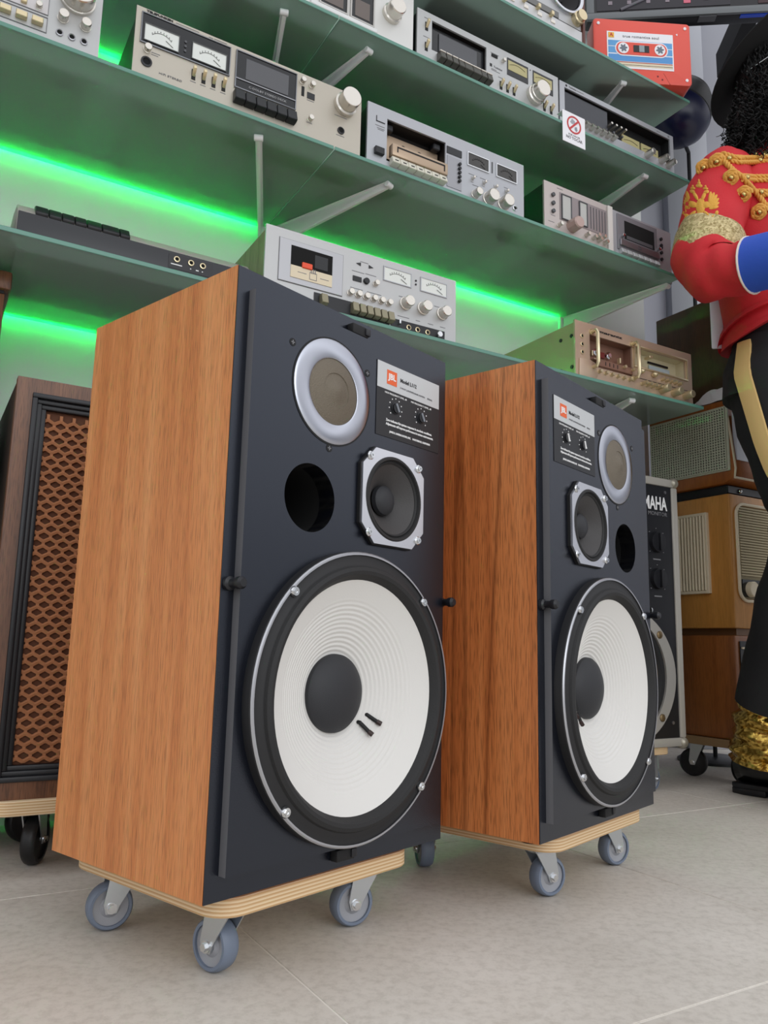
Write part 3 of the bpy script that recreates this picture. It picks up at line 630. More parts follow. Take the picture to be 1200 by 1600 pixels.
def stacked_pair():
    r = deck('cassette_receiver', 'pale pinkish grey receiver with tall grey windows beside the mini tape deck', .1541+1.0, ZS[2], .216, .128, .26, pm('rose_silver_panel', '#c0b6b2', .4, .3), chassis_m)
    for z in (.098, .077, .057): MB().lathe([(.0048, 0), (.0048, .005), (.003, .006), (0, .004)], (.026, 0, z), (0, -1, 0), 14).build('push_button', deckgrey, r)
    pr_(r, 'display_panel', pm('panel_grey', '#93898a', .35, .3), .047, .208, .044, .112, .001)
    for x0, x1, z0 in ((.052, .083, .046), (.108, .134, .048)):
        MB().frame(x0, x1, z0, .109, .0018, -.004, 0).build('window_frame', deckgrey, r); pr_(r, 'window', pm('window_grey', '#b9b9b5', .25), x0+.0018, x1-.0018, z0+.0018, .107, .002)
    for k in range(6): pb(r, 'dial_rib', deckgrey, .146+.0095*k, .078, .0015, .056, .002)
    pr_(r, 'right_pillar', pm('pillar_grey', '#d5d0cb', .4), .2, .216, .006, .126, .006, .001)
    legend(r, [(.04, .058, .1205), (.02, .033, .047), (.012, .03, .03)])
    knob(r, .043, .027, .005, .014); MB().lathe([(0, 0), (.0165, 0), (.0155, .026), (.013, .029), (0, .029)], (.084, 0, .036), (0, -1, 0), 10).build('volume_knob', pm('rose_knob', '#b79e97', .35, .4), r)
    for x, z in ((.130, .028), (.152, .027), (.170, .026), (.190, .025), (.163, .034), (.182, .036)): knob(r, x, z, .0052, .014, skirt=False)
    r = deck('mini_tape_deck', 'mini tape deck with dark cassette window at the right end of third shelf', 1.372, ZS[2], .212, .124, .26, silv, chassis_m)
    pr_(r, 'door_surround', pm('surround_grey', '#77757a', .4), .036-.02, .158, .024, .118, .003, .001); pr_(r, 'cassette_window', hole, .040, .146, .056, .104, .0036)
    pr_(r, 'window_lip', deckgrey, .0465, .1385, .057, .066, .0042); pr_(r, 'door_bar', alu_d, .022, .160, .034, .050, .008, .001); MB().frame(.082, .092, .038, .046, .001, -.0086, -.0075).build('door_emblem', deckgrey, r)
    for k, z in enumerate((.095, .078, .072, .058, .040)): MB().lathe([(.0042, 0), (.0042, .004), (0, .004)], (.174, 0, z), (0, -1, 0), 14).build('push_button', black, r)
    for x in (.030, .158): MB().lathe([(.004, 0), (.004, .012), (0, .013)], (x, 0, .060), (0, -1, 0), 14).build('hinge_pin', chrome, r)
    for k in range(7): key(r, 'transport_key', silv2, .030+.0195*k, .018, .017, .015, .014)
stacked_pair()

def wood_sided_deck():
    r = deck('tape_deck', 'silver tape deck with wooden sides and red lever above the nearest loudspeaker', .483, ZS[3], .424, .144, .29, silv2, chassis_m, side=akaiwood)
    MB().frame(.026, .159, .041, .126, .0009, -.0004, .0005).build('door_groove', grey_ink, r)
    pr_(r, 'cassette_door', pm('door_silver', '#b5b6ba', .36, .35), .027, .158, .042, .125, .0022, .0006)
    pr_(r, 'cassette_window', hole, .050, .135, .076, .115, .003); pr_(r, 'door_label', cream, .050, .135, .053, .0765, .0034)
    pr_(r, 'red_lever', redorange, .072, .093, .0755, .0865, .006, .001, label='orange-red lever'); pr_(r, 'tape_view', dkglass, .098, .125, .082, .108, .0035)
    MB().frame(.088, .103, .057, .071, .0008, -.0039, -.003).build('label_emblem', grey_ink, r)
    for k in range(3): pb(r, 'label_emblem_bar', grey_ink, .0915+.004*k, .0735, .0016, .009, .0039)
    legend(r, [(.064, .082, .0655)], grey_ink).location.y = -.0032; legend(r, [(.110, .128, .064)], grey_ink).location.y = -.0032
    for x, d in ((.192, -1), (.220, 1)): MB().prism([(x-.005*d, .1215), (x-.005*d, .1145), (x+.005*d, .118)], -.0012, .0005).build('direction_arrow', black_ink, r)
    legend(r, [(.196, .214, .124), (.178, .205, .101), (.208, .232, .102), (.176, .203, .066), (.213, .245, .066), (.285, .305, .0755), (.345, .36, .0755), (.37, .39, .0755), (.283, .31, .034), (.326, .336, .034), (.355, .368, .034), (.385, .398, .034)])
    pb(r, 'tape_counter', dkglass, .190, .086, .019, .010, .0015); knob(r, .210, .0865, .006, .005, black); knob(r, .231, .087, .0055, .010)
    for k in range(6): knob(r, .176+.0172*k, .0545, .0062, .010)
    for x0 in (.250, .337): meter(r, x0, x0+.062, .101, .128, dial, silv, .0018)
    for z in (.118, .110): MB().lathe([(.002, 0), (.002, .0015), (0, .0015)], (.3245, 0, z), (0, -1, 0), 10).build('indicator_lamp', black, r)
    for x in (.300, .342, .389): MB().lathe([(0, 0), (.0135, 0), (.0135, .004), (.0118, .005), (.0112, .020), (.010, .0215), (0, .0213)], (x, 0, .0625), (0, -1, 0), 32).build('level_knob', knob_m, r)
    pr_(r, 'key_bed', black, .100, .264, .008, .036, .0012)
    for k in range(7):
        x = .118 if k == 0 else .184+.0158*(k-1)
        key(r, 'piano_key', pm('key_olive', '#8f8972', .35, .5), x, .023, .0135, .022, .016)
    pr_(r, 'jack_panel', black, .268, .396, .0075, .0255, .0012)
    for x in (.309, .330, .354): jack(r, x, .0145, .0055, gold_k)
    pb(r, 'toggle', chrome, .286, .020, .004, .010, .008, .001); knob(r, .381, .0155, .0062, .008, chrome)
wood_sided_deck()

def gold_deck():
    hb = (.046, .186, .038, .114); hm = (.196, .378, .070, .116)
    r = deck('tape_deck', 'gold tape deck with handled cassette bay on the lowest shelf, far right', 1.243, ZS[3], .402, .140, .29, goldp, goldb, holes=[hb, hm], foot=.005, side=goldb)
    for (x0, x1, z0, z1), y, m in ((hb, .028, brownred), (hm, .030, pm('meter_bay', '#cfc6a6', .4))):
        MB().add([(x0, .004, z0), (x1, .004, z0), (x1, .004, z1), (x0, .004, z1), (x0, y, z0), (x1, y, z0), (x1, y, z1), (x0, y, z1)], [(0, 1, 5, 4), (1, 2, 6, 5), (2, 3, 7, 6), (3, 0, 4, 7), (4, 5, 6, 7)]).build('bay', m, r, smooth=False)
    for x in (.088, .130): MB().lathe([(.009, 0), (.009, .006), (.005, .007), (.005, .010), (0, .010)], (x, .027, .086), (0, -1, 0), 18).build('spindle', chrome, r)
    pb(r, 'red_window', pm('dark_red', '#6e1f18', .3), .109, .084, .020, .014, .003, y=.027); pb(r, 'bay_bar', goldp, .118, .066, .085, .004, .012, .001, y=.027)
    pr_(r, 'door_lip', brownred, .070, .182, .041, .058, .004, .001)
    for k in range(4): pb(r, 'door_slit', darkbay, .092+.013*k, .050, .002, .009, .0046)
    for x in (.066, .158): pb(r, 'guide_pin', gold_k, x, .076, .004, .014, .010, .001, y=.02)
    for x, z in ((.152, .054), (.180, .052)): knob(r, x, z, .004, .012, gold_k)
    # rack handles at either side of the bay
    for x in (.052, .187):
        MB().tube([(x, 0, .034), (x, -.016, .034), (x, -.020, .042), (x, -.020, .112), (x, -.016, .120), (x, 0, .120)], .0045, 8).build('handle', gold_k, r)
        for z in (.034, .120): MB().lathe([(.008, 0), (.008, .003), (0, .003)], (x, 0, z), (0, -1, 0), 16).build('handle_boss', gold_k, r)
    MB().prism([(.008, .006), (.060, .006), (.066, .016), (.058, .046), (.036, .052), (.010, .048)], -.004, .001).build('left_plate', goldp, r, bevel=.001)
    text('marantz', .078, .1275, .0085, black_ink, r, 'lettering', -.0004, width=.075, bold=.0003)
    for z in (.104, .084, .065): jack(r, .021, z, .0052, gold_k)
    pr_(r, 'meter_strip', dkglass, .272, .345, .098, .103, .002, y=.028); pr_(r, 'meter_pane', pm('pale_blue_glow', '#b5c3c8', .2), .275, .35, .082, .094, .002, y=.028); pb(r, 'meter_mark', black_m, .212, .100, .016, .006, .002, y=.028)
    MB().frame(.190, .384, .064, .121, .004, -.004, .001).build('window_frame', gold_k, r, bevel=.001); pb(r, 'pitch_lever', gold_k, .245, .098, .012, .006, .018, .001, y=.01)
    pb(r, 'split_line', darkbay, .297, .039, .19, .0012, .0008)
    for k in range(6): knob(r, .074+.0198*k, .0285, .0045, .010, gold_k)
    for x in (.212, .257): MB().sphere((x, -.006, .0555), .0085, 14, 8, (1, 1, .7)).build('selector_knob', gold_k, r)
    for k in range(5): knob(r, .288+.0155*k, .050, .0042, .012, gold_k, skirt=False)
    for k in range(4): knob(r, .216+.017*k, .026, .0048, .018, gold_k)
    for x in (.285, .329, .372): MB().lathe([(0, 0), (.0105, 0), (.0095, .024), (.008, .026), (0, .026)], (x, 0, .024), (0, -1, 0), 24).build('level_knob', gold_k, r)
    for y in (.015, .05): 
        for z in (.03, .105): MB().lathe([(.0045, 0), (.0045, .002), (0, .002)], (.004, y, z), (-1, 0, 0), 10).build('case_screw', black, r)
gold_deck()

def technics_decks():
    hb = (.038, .186, .042, .113)
    r = deck('tape_deck', 'grey tape deck with two yellow meters and big knob, mid second shelf', .800, ZS[1], .402, .128, .29, silv2, chassis_m, holes=[hb])
    x0, x1, z0, z1 = hb; y = .03
    MB().add([(x0, .004, z0), (x1, .004, z0), (x1, .004, z1), (x0, .004, z1), (x0, y, z0), (x1, y, z0), (x1, y, z1), (x0, y, z1)], [(0, 1, 5, 4), (1, 2, 6, 5), (2, 3, 7, 6), (3, 0, 4, 7), (4, 5, 6, 7)]).build('cassette_bay', darkbay, r, smooth=False)
    pr_(r, 'cassette_door', dkglass, .039, .185, .043, .108, .002, y=.012)
    pr_(r, 'cassette_view', deckgrey, .062, .165, .052, .098, .002, y=.0095)
    for k in range(8): 
        w = .0225 if k in (4, 5) else .0150; x = .056+[0, .0165, .033, .0495, .0685, .0915, .111, .1275][k]
        o = key(r, 'piano_key', pm('key_dark', '#4a4641', .3), x+.003, .0285, w, .022, .018); MB().box(x+.003-w/2, x+.003+w/2, -.0140, -.0105, .0372, .0402).build('key_rim', knob_m, o, bevel=.0008, bseg=1)
    for z, s in ((.096, 1), (.047, -1)): lever(r, .024, z-.004)
    pb(r, 'counter', black_m, .209, .101, .017, .007, .0015); knob(r, .234, .0995, .0045, .008)
    pb(r, 'maker_mark', black_ink, .199, .075, .006, .007, .0006); text('Technics', .207, .074, .0065, grey_ink, r, 'lettering', -.0004, width=.024)
    legend(r, [(.2, .215, .067), (.2, .225, .064), (.198, .222, .107), (.018, .03, .112), (.016, .032, .066), (.22, .232, .054)])
    for x0 in (.246, .323):
        pr_(r, 'meter_glass', dkglass, x0, x0+.062, .071, .114, .0012); pr_(r, 'meter_face', dial_y, x0+.002, x0+.058, .084, .108, .0018)
        MB().tube([(x0+.006+.046*i/10, -.0022, .097+.006*math.sin(PI*i/10)) for i in range(11)], .0004, 4).build('meter_scale', black_ink, r)
    pb(r, 'lamp', black, .315, .111, .002, .002, .001)
    for k in range(3): lever(r, .228+.019*k, .035)
    MB().lathe([(0, 0), (.024, 0), (.024, .010), (.021, .012), (.021, .018), (.0195, .019), (.0195, .034), (.018, .0355), (0, .035)], (.327, 0, .048), (0, -1, 0), 44).build('level_knob', knob_m, r)
    for x in (.358, .379): lever(r, x, .032)
    # black-faced deck at the right end
    hb = (.016, .390, .040, .112)
    r = deck('tape_deck', 'black-faced tape deck with silver rim at the right end of second shelf', 1.207, ZS[1], .403, .125, .29, silv, chassis_m, holes=[hb])
    x0, x1, z0, z1 = hb; y = .030
    MB().add([(x0, .004, z0), (x1, .004, z0), (x1, .004, z1), (x0, .004, z1), (x0, y, z0), (x1, y, z0), (x1, y, z1), (x0, y, z1)], [(0, 1, 5, 4), (1, 2, 6, 5), (2, 3, 7, 6), (3, 0, 4, 7), (4, 5, 6, 7)]).build('black_bay', black_m, r, smooth=False)
    pr_(r, 'cassette_door', pm('slate_window', '#2c2f38', .2), .018, .166, .044, .108, .002, .001, y=.008)
    for k in range(8): key(r, 'piano_key', knob_m, .044+.0185*k, .0335, .012, .013, .018)
    for k in range(4): MB().cyl((.172+.0165*k, .030, .071), (.172+.0165*k, -.004, .0745), .0032, 10).build('switch_rod', knob_m, r)
    for k in range(2): MB().cyl((.180+.03*k, .030, .050), (.180+.03*k, -.002, .052), .0032, 10).build('switch_rod', deckgrey, r)
    for x0 in (.224, .294): pr_(r, 'meter_face', dial_y, x0, x0+.064, .046, .074, .003, y=.016); 
    for x0 in (.224, .294): MB().tube([(x0+.006+.05*i/8, .0125, .060+.005*math.sin(PI*i/8)) for i in range(9)], .0005, 4).build('meter_scale', black_ink, r)
    for x, z in ((.298, .037), (.351, .040), (.378, .036)): MB().lathe([(0, 0), (.010, 0), (.008, .024), (0, .026)], (x, 0, z-.004), (0, -1, 0), 8).build('level_knob', knob_m, r)
    pb(r, 'maker_mark', black_ink, .022, .1185, .005, .005, .0006); text('Technics', .030, .1183, .0062, grey_ink, r, 'lettering', -.0004, width=.024)
    legend(r, [(.056, .080, .1183), (.34, .352, .118)]); pb(r, 'corner_mark', grey_ink, .385, .1185, .005, .005, .0006)
technics_decks()

def top_left_decks():
    r = deck('tape_deck', 'pale deck with large round knob in the top left corner', .172-.43, ZS[2], .43, .175, .29, silv2, chassis_m)
    MB().frame(-.0+.05, .349, .054, .160, .001, -.0012, 0).build('upper_panel_edge', grey_ink, r); pr_(r, 'upper_panel', pm('upper_grey', '#c6c2c2', .4, .3), .051, .348, .055, .159, .0008)
    MB().frame(.05, .349, .022, .050, .001, -.0012, 0).build('lower_panel_edge', grey_ink, r)
    for k in range(6): pb(r, 'square_button', gold_k, .334-.0235*k, .035, .017, .010, .010, .001)
    for k in range(6): pb(r, 'small_button', gold_k, .312-.024*k, .062, .009, .006, .006, .001)
    knob(r, .334, .0645, .0052, .009)
    MB().lathe([(0, 0), (.0285, 0), (.0285, .006), (.0265, .007), (.0265, .030), (.025, .032), (0, .0315)], (.390, 0, .104), (0, -1, 0), 44).build('volume_knob', knob_m, r)
    for x in (.371, .406): knob(r, x, .0595, .0082, .016)
    for x in (.368, .387, .406): jack(r, x, .032, .0058, alu_d)
    pr_(r, 'cassette_window', dkglass, .08, .22, .075, .145, .002); MB().frame(.078, .222, .073, .147, .002, -.003, 0).build('window_frame', chrome, r)
    # deck at the left of the second shelf
    r = deck('tape_deck', 'white tape deck with round knob, left end of the second shelf', .360, ZS[1], .430, .150, .29, pm('white_panel', '#dcdbd8', .4, .15), chassis_m)
    for x0, x1 in ((.212, .270), (.281, .331)):
        MB().frame(x0-.003, x1+.003, .026, .118, .003, -.004, 0).build('window_frame', pm('frame_pale', '#bdbab6', .4, .3), r); pr_(r, 'window', dkglass, x0, x1, .029, .115, .0015)
        pr_(r, 'reel_view', pm('reel_grey', '#6a5f5a', .4), x0+.008, x1-.008, .036, .075, .0022)
    pr_(r, 'lower_lip', pm('lip_white', '#e4e4e4', .4), .19, .34, .014, .024, .006, .001)
    MB().lathe([(0, 0), (.0215, 0), (.0215, .008), (.0185, .010), (.0185, .030), (.017, .032), (0, .0315)], (.375, 0, .078), (0, -1, 0), 40).build('volume_knob', knob_m, r)
    for k in range(3): pb(r, 'button', keyw, .16-.03*k, .05, .02, .012, .007, .001)
top_left_decks()

def flat_decks():
    # flat top-loader with a black front and grey sloping top
    r = empty('flat_tape_deck', 'flat dark tape deck with black piano keys on the lowest shelf, left', 'tape deck', WP(.077*SET, .05, ZS[3]+LIFT[ZS[3]]), TH, 'flat top-loading decks')
    r.scale = (SET,)*3; b0 = -LIFT[ZS[3]]/SET
    w, d = .385, .205
    MB().prism_x([(0, b0+.006), (.006, b0+.004), (d, b0+.004), (d, .075), (.09, .078), (.028, .064), (0, .040)], 0, w).build('case', greyp, r, bevel=.0015)
    MB().box(.001, w-.001, -.0035, .0005, b0+.006, .0395).build('front_panel', pm('front_charcoal', '#26282c', .4), r, bevel=.001)
    ws = [.020, .0195, .0195, .0185, .0235, .028, .017]; x = .0255
    for i, k in enumerate(ws):
        MB().prism_x([(.002, .040), (-.001, .046), (.012, .062), (.030, .070), (.034, .060)], x, x+k-.0015).build('piano_key', black, r, bevel=.0012); x += k
    pr_(r, 'jack_plate', black, .234, .310, .0095, .0345, .0042)
    for x_ in (.2475, .272, .2925):
        o = MB().lathe([(.0052, .004), (.0052, .0058), (.0034, .0062), (.0032, .005)], (x_, 0, .0265), (0, -1, 0), 20).build('socket', gold_k, r); MB().lathe([(.0034, .005), (0, .005)], (x_, 0, .0265), (0, -1, 0), 12).build('socket_hole', hole, o)
    MB().box(.238, .257, -.0046, -.004, .0160, .0178).box(.271, .273, -.0046, -.004, .0150, .0168).box(.281, .286, -.0046, -.004, .0148, .0168).box(.2915, .2935, -.0046, -.004, .0150, .0168).build('printed_legend', white_ink, r)
    for xx in (.03, w-.03):
        for yy in (.03, d-.03): MB().cyl((xx, yy, b0), (xx, yy, b0+.006), .012, 14).build('foot', black_m, r)
    r = empty('flat_tape_deck', 'black deck end cut by the left edge, on the lowest shelf', 'tape deck', WP((.043-.36)*SET, .05, ZS[3]+LIFT[ZS[3]]), TH, 'flat top-loading decks')
    r.scale = (SET,)*3
    MB().box(0, .36, 0, .26, b0+.005, .052).build('case', pm('case_black', '#1c1f24', .4), r, bevel=.002); MB().prism_x([(.02, .051), (.05, .075), (.24, .075), (.25, .051)], .004, .352).build('lid', greyp, r, bevel=.002)
    MB().box(.01, .35, -.0025, .0005, b0+.010, .048).build('front_panel', pm('front_charcoal', '#26282c', .4), r)
    for xx in (.03, .33):
        for yy in (.03, .23): MB().cyl((xx, yy, b0), (xx, yy, b0+.006), .012, 14).build('foot', black_m, r)
flat_decks()

def boombox():
    r = empty('radio_recorder', 'silver radio recorder with round speaker and brown sides on the top shelf', 'radio', WP(.85*1.0278, .05, ZS[0]+.0406), TH); r.scale = (1.0278,)*3; b0 = -.0395
    w, h, d = .436, .26, .15
    plate(.006, w-.006, b0+.004, h-.004, 0, .006, [(.372, .130, .054), (.085, .130, .054)], 'front_panel', pm('radio_silver', '#b9babc', .4, .35), r)
    MB().box(.006, w-.006, .040, d, b0+.004, h-.004).build('case', chassis_g, r)
    for x0 in (0, w-.009): MB().box(x0, x0+.009, -.006, d+.002, b0, h).build('side_panel', pm('brown_side', '#5d2f25', .4), r, bevel=.002, label='reddish brown side panel')
    MB().box(.009, w-.009, .005, .041, b0+.004, b0+.010).box(.009, w-.009, .005, .041, h-.010, h-.004).build('case_rim', chassis_g, r)
    for cx in (.372, .085):
        s = MB().lathe([(.050, 0), (.0505, .006), (.054, .009), (.0585, .008), (.0605, .003), (.0605, 0)], (cx, 0, .130), (0, -1, 0), 56).build('speaker_ring', alu, r)
        MB().lathe([(.0525, .003), (.050, -.002), (.047, 0.001), (.015, -.022), (.013, -.018), (0, -.014)], (cx, 0, .130), (0, -1, 0), 48).build('speaker_cone', black_m, s)
    pr_(r, 'tuning_scale', pm('scale_grey', '#6a6a68', .3), .14, .352, .046, .062, .0015); pr_(r, 'control_strip', pm('strip_silver', '#c9c9ca', .4, .3), .02, .428, .006, .040, .003)
    pb(r, 'strip_line', black_m, .22, .0408, .41, .0014, .0034)
    for k in range(5): MB().box(.155+.042*k-.004, .155+.042*k+.004, -.014, 0, .034, .044).build('slider_knob', gold_k, r, bevel=.001)
    for k in range(5): pb(r, 'slider_base', knob_m, .163+.042*k, .026, .014, .010, .005, .001)
    MB().lathe([(0, 0), (.0165, 0), (.0165, .014), (.014, .016), (.014, .024), (0, .025)], (.411, 0, .068), (0, -1, 0), 32).build('tuning_knob', gold_k, r)
    pr_(r, 'cassette_window', dkglass, .16, .30, .10, .18, .003); MB().tube([(.01, .07, h-.002), (.01, .07, h+.03), (.03, .07, h+.04), (w-.03, .07, h+.04), (w-.01, .07, h+.03), (w-.01, .07, h-.002)], .006, 8).build('handle', chrome, r)
boombox()

def sign():
    r = empty('do_not_touch_sign', 'small white do not touch card hanging from the second glass shelf', 'sign', WP(1.193, -.002, 1.500), TH)
    MB().box(0, .072, -.0012, 0, 0, .080).build('card', card, r, bevel=.0003, bseg=1); MB().box(.002, .07, -.0012, .020, .079, .0802).build('fold', card, r)
    MB().lathe([(.0185, .0013), (.0185, .0020), (.0225, .0020), (.0225, .0013)], (.036, 0, .051), (0, -1, 0), 40).build('red_ring', redink, r)
    b = MB().box(-.020, .020, -.0022, -.0018, -.0024, .0024); b.xf(Matrix.Translation((.036, 0, .051)) @ Matrix.Rotation(math.radians(-45), 4, 'Y')); b.build('red_bar', redink, r)
    MB().prism([(.024, .056), (.030, .066), (.039, .062), (.040, .056), (.030, .052)], -.0016, -.001).build('printed_hand', pm('hand_grey', '#9ba0a8', .5), r); MB().prism([(.038, .046), (.045, .049), (.047, .040), (.043, .036), (.038, .040)], -.0016, -.001).build('printed_finger', pm('finger_grey', '#8d9097', .5), r)
    text('POR FAVOR', .036, .0225, .0068, grey_ink, r, 'lettering', -.0014, 'CENTER'); text('NO TOCAR', .036, .0145, .0098, grey_ink, r, 'lettering', -.0014, 'CENTER', bold=.0002)
sign()

def giant_cassette():
    # bottom front corners: left (.524,1.843) right (.78,1.858)
    w, h, d = .262, .168, .052
    yaw = math.atan2(.015, .256)
    r = empty('giant_cassette', 'oversized red cassette ornament with blue striped label on the top shelf', 'ornament', (.522, 1.845, ZS[0]), yaw); r.scale = (1, 1, 1.095)
    pts = rrect(0, w, 0, h, .010)
    MB().prism(pts, 0, d).build('shell', red_pl, r, bevel=.003)
    y = -.0004
    lx0, lx1, lz0, lz1 = .036, .214, .036, .134
    def flat(name, m, x0, x1, z0, z1, k): MB().box(x0, x1, y-.0003*k, y+.001, z0, z1).build(name, m, lab if name != 'label_card' else r)
    lab = MB().box(lx0, lx1, y-.0006, y+.001, lz0, lz1).build('label_card', card, r, label='white label card')
    flat('stripe', blue_ink, lx0+.003, lx1-.003, .095, .110, 3); flat('stripe', blue_ink, lx0+.003, lx1-.003, .076, .093, 3); flat('stripe', pm('blue_ink_deep', '#5495d2', .5), lx0+.003, lx1-.003, .055, .073, 3)
    flat('line', cream, lx0+.003, lx1-.003, .046, .051, 3); flat('line', pm('rust_ink', '#b5604a', .5), lx0+.003, lx1-.003, .0515, .0538, 3); flat('line', cream, lx0+.003, lx1-.003, .041, .0445, 3); flat('line', black_ink, lx0+.003, lx1-.003, .0448, .0457, 3)
    def pill(e): return rrect(.060-e, .196-e*-1, .072-e, .1055+e, .0165+e, 10)
    MB().prism(pill(.003), y-.0016, y).build('window_rim', card, lab); MB().prism(pill(0), y-.0022, y).build('window_panel', red_pl, lab)
    for cx in (.079, .177):
        MB().lathe([(.0145, .0026), (.0145, .0034), (0, .0034)], (cx, 0, .0888), (0, -1, 0), 32).build('reel_disc', card, lab)
        st = []
        for k in range(24):
            rr = .0105 if k % 4 < 2 else .0065; a = 2*PI*k/24; st.append((cx+rr*math.cos(a), .0888+rr*math.sin(a)))
        MB().prism(st, -.0042, -.003).build('reel_hub', pm('hub_grey', '#6a7480', .5), lab)
    MB().box(.106, .148, -.0036, -.002, .080, .098).build('tape_window', dkglass, lab); MB().box(.121, .135, -.004, -.003, .080, .098).build('tape_glint', pm('glint_grey', '#8e9aa0', .3), lab)
    MB().box(.040, .055, -.0022, -.0005, .117, .130).build('side_mark', yellow_ink, lab); text('A', .0475, .1235, .0135, redink, lab, 'lettering', -.0024, 'CENTER', bold=.0003)
    text('true romantica soul', .078, .122, .0095, grey_ink, lab, 'handwriting', -.0014, width=.098)
    for x, z in ((.014, .154), (w-.014, .154), (w-.014, .014), (.014, .014)): MB().lathe([(.004, 0), (.004, .0012), (.002, .0018), (0, .0016)], (x, 0, z), (0, -1, 0), 16).build('screw', card, r)
    MB().prism([(.222, .136), (.227, .133), (.227, .139)], -.0006, .001).build('side_arrow', card, r)
    for x, z in ((.170, .020), (.182, .012)): MB().lathe([(.0026, .0002), (0, .0002)], (x, 0, z), (0, -1, 0), 10).build('hole_mark', pm('hole_red', '#7a1a14', .6), r)
    MB().prism([(.185, .030), (.1862, .030), (.203, .001), (.2018, .001)], -.0003, .001).build('seam', pm('seam_red', '#b03a2e', .5), r)
giant_cassette()
#PART2
# ------------------------------------------------------------------ the stack at the end of the shelves
def studio_speaker():
    w, h, d = .414, .65, .20
    r = empty('studio_speaker', 'black studio speaker in a silver edged case behind the second loudspeaker', 'loudspeaker', WP(1.220, .070, .105), TH)
    wx, wz, R = .207, .165, .172
    edge = pm('case_edge', '#b5b1a8', .45, .3)
    pts = [(0, 0), (w, 0), (w, h), (0, h)]
    plate(.004, w-.004, .004, h-.004, .004, .016, [(wx, wz, .145)], 'front_panel', black, r)
    MB().box(.003, w-.003, .016, d, .003, h-.003).build('case', black_m, r)
    for b, nm in ((MB().box(0, .020, 0, .030, .020, h-.020), 'edge_rail'), (MB().box(w-.020, w, 0, .030, .020, h-.020), 'edge_rail'), (MB().box(0, w, 0, .030, 0, .020), 'edge_rail'), (MB().box(0, w, 0, .030, h-.020, h), 'edge_rail')):
        b.build(nm, edge, r, bevel=.003)
    for x in (.008, w-.008):
        for z in (.008, h-.008): MB().sphere((x, .008, z), .015, 14, 8).build('corner_cap', pm('corner_metal', '#9f9a8c', .4, .6), r)
    # octagonal cut ring
    oc = [(wx+R*math.cos(t)*1.0, wz+R*math.sin(t)*.93) for t in [2*PI*k/64 for k in range(64)]]
    oc = [(x, max(.020, z)) for x, z in oc]
    o = plate(0, 0, 0, 0, -.004, .004, [(wx, wz, .140)], 'woofer_ring', pm('ring_grey', '#a6a39d', .45, .3), r, outer=oc)
    MB().lathe([(.141, 0), (.134, .004), (.126, .003), (.120, -.004)], (wx, .002, wz), (0, -1, 0), 64).build('woofer_surround', black_m, o)
    MB().lathe([(.121, -.004), (.06, -.035), (.045, -.03), (0, -.022)], (wx, .002, wz), (0, -1, 0), 48).build('woofer_cone', pm('olive_cone', '#6b5a3a', .7, bump=(500, .6)), o)
    for t in (40, -40, 140, -140):
        MB().lathe([(.009, 0), (.009, .002), (.005, .004), (0, .004)], (wx+.155*math.cos(math.radians(t)), -.004, wz+.155*math.sin(math.radians(t))*.97), (0, -1, 0), 16).build('bolt', pm('bolt_brass', '#7d6a4c', .35, .7), o)
    text('YAMAHA', .377, .583, .046, white_ink, r, 'lettering', .0034, 'RIGHT', .0004, width=.124, bold=.001)
    text('NS-1000 MONITOR', .377, .558, .0135, grey_ink, r, 'lettering', .0034, 'RIGHT', .0003, width=.124)
    for z in (.487, .397):
        k = MB().lathe([(0, 0), (.026, 0), (.025, .010), (.012, .011), (0, .011)], (.335, .004, z), (0, -1, 0), 28).build('level_knob', black, r)
        MB().box(.332, .338, -.014, -.006, z-.022, z+.022).build('knob_bar', black, k, bevel=.0015)
        for q in range(7):
            a = math.radians(-135+45*q); MB().box(.335+.034*math.sin(a)-.0015, .335+.034*math.sin(a)+.0015, .0030, .0045, z+.034*math.cos(a)-.0008, z+.034*math.cos(a)+.0008).build('scale_mark', grey_ink, k)
        MB().box(.322, .348, .0032, .0045, z-.044, z-.041).build('scale_caption', grey_ink, k)
    MB().lathe([(.006, 0), (.006, .004), (0, .005)], (.305, .004, .320), (0, -1, 0), 14).build('peg', chrome, r)
    for x, z in ((.372, .615), (.372, .055)): MB().lathe([(.004, 0), (.004, .002), (0, .002)], (x, .004, z), (0, -1, 0), 12).build('screw', alu_d, r)
    dolly('plywood dolly under the black studio speaker', WP(1.220, .07, 0), TH, .02, w-.035, .012, d-.01, .1045, (1.2, .3, .5, .6), inset=.04)
studio_speaker()

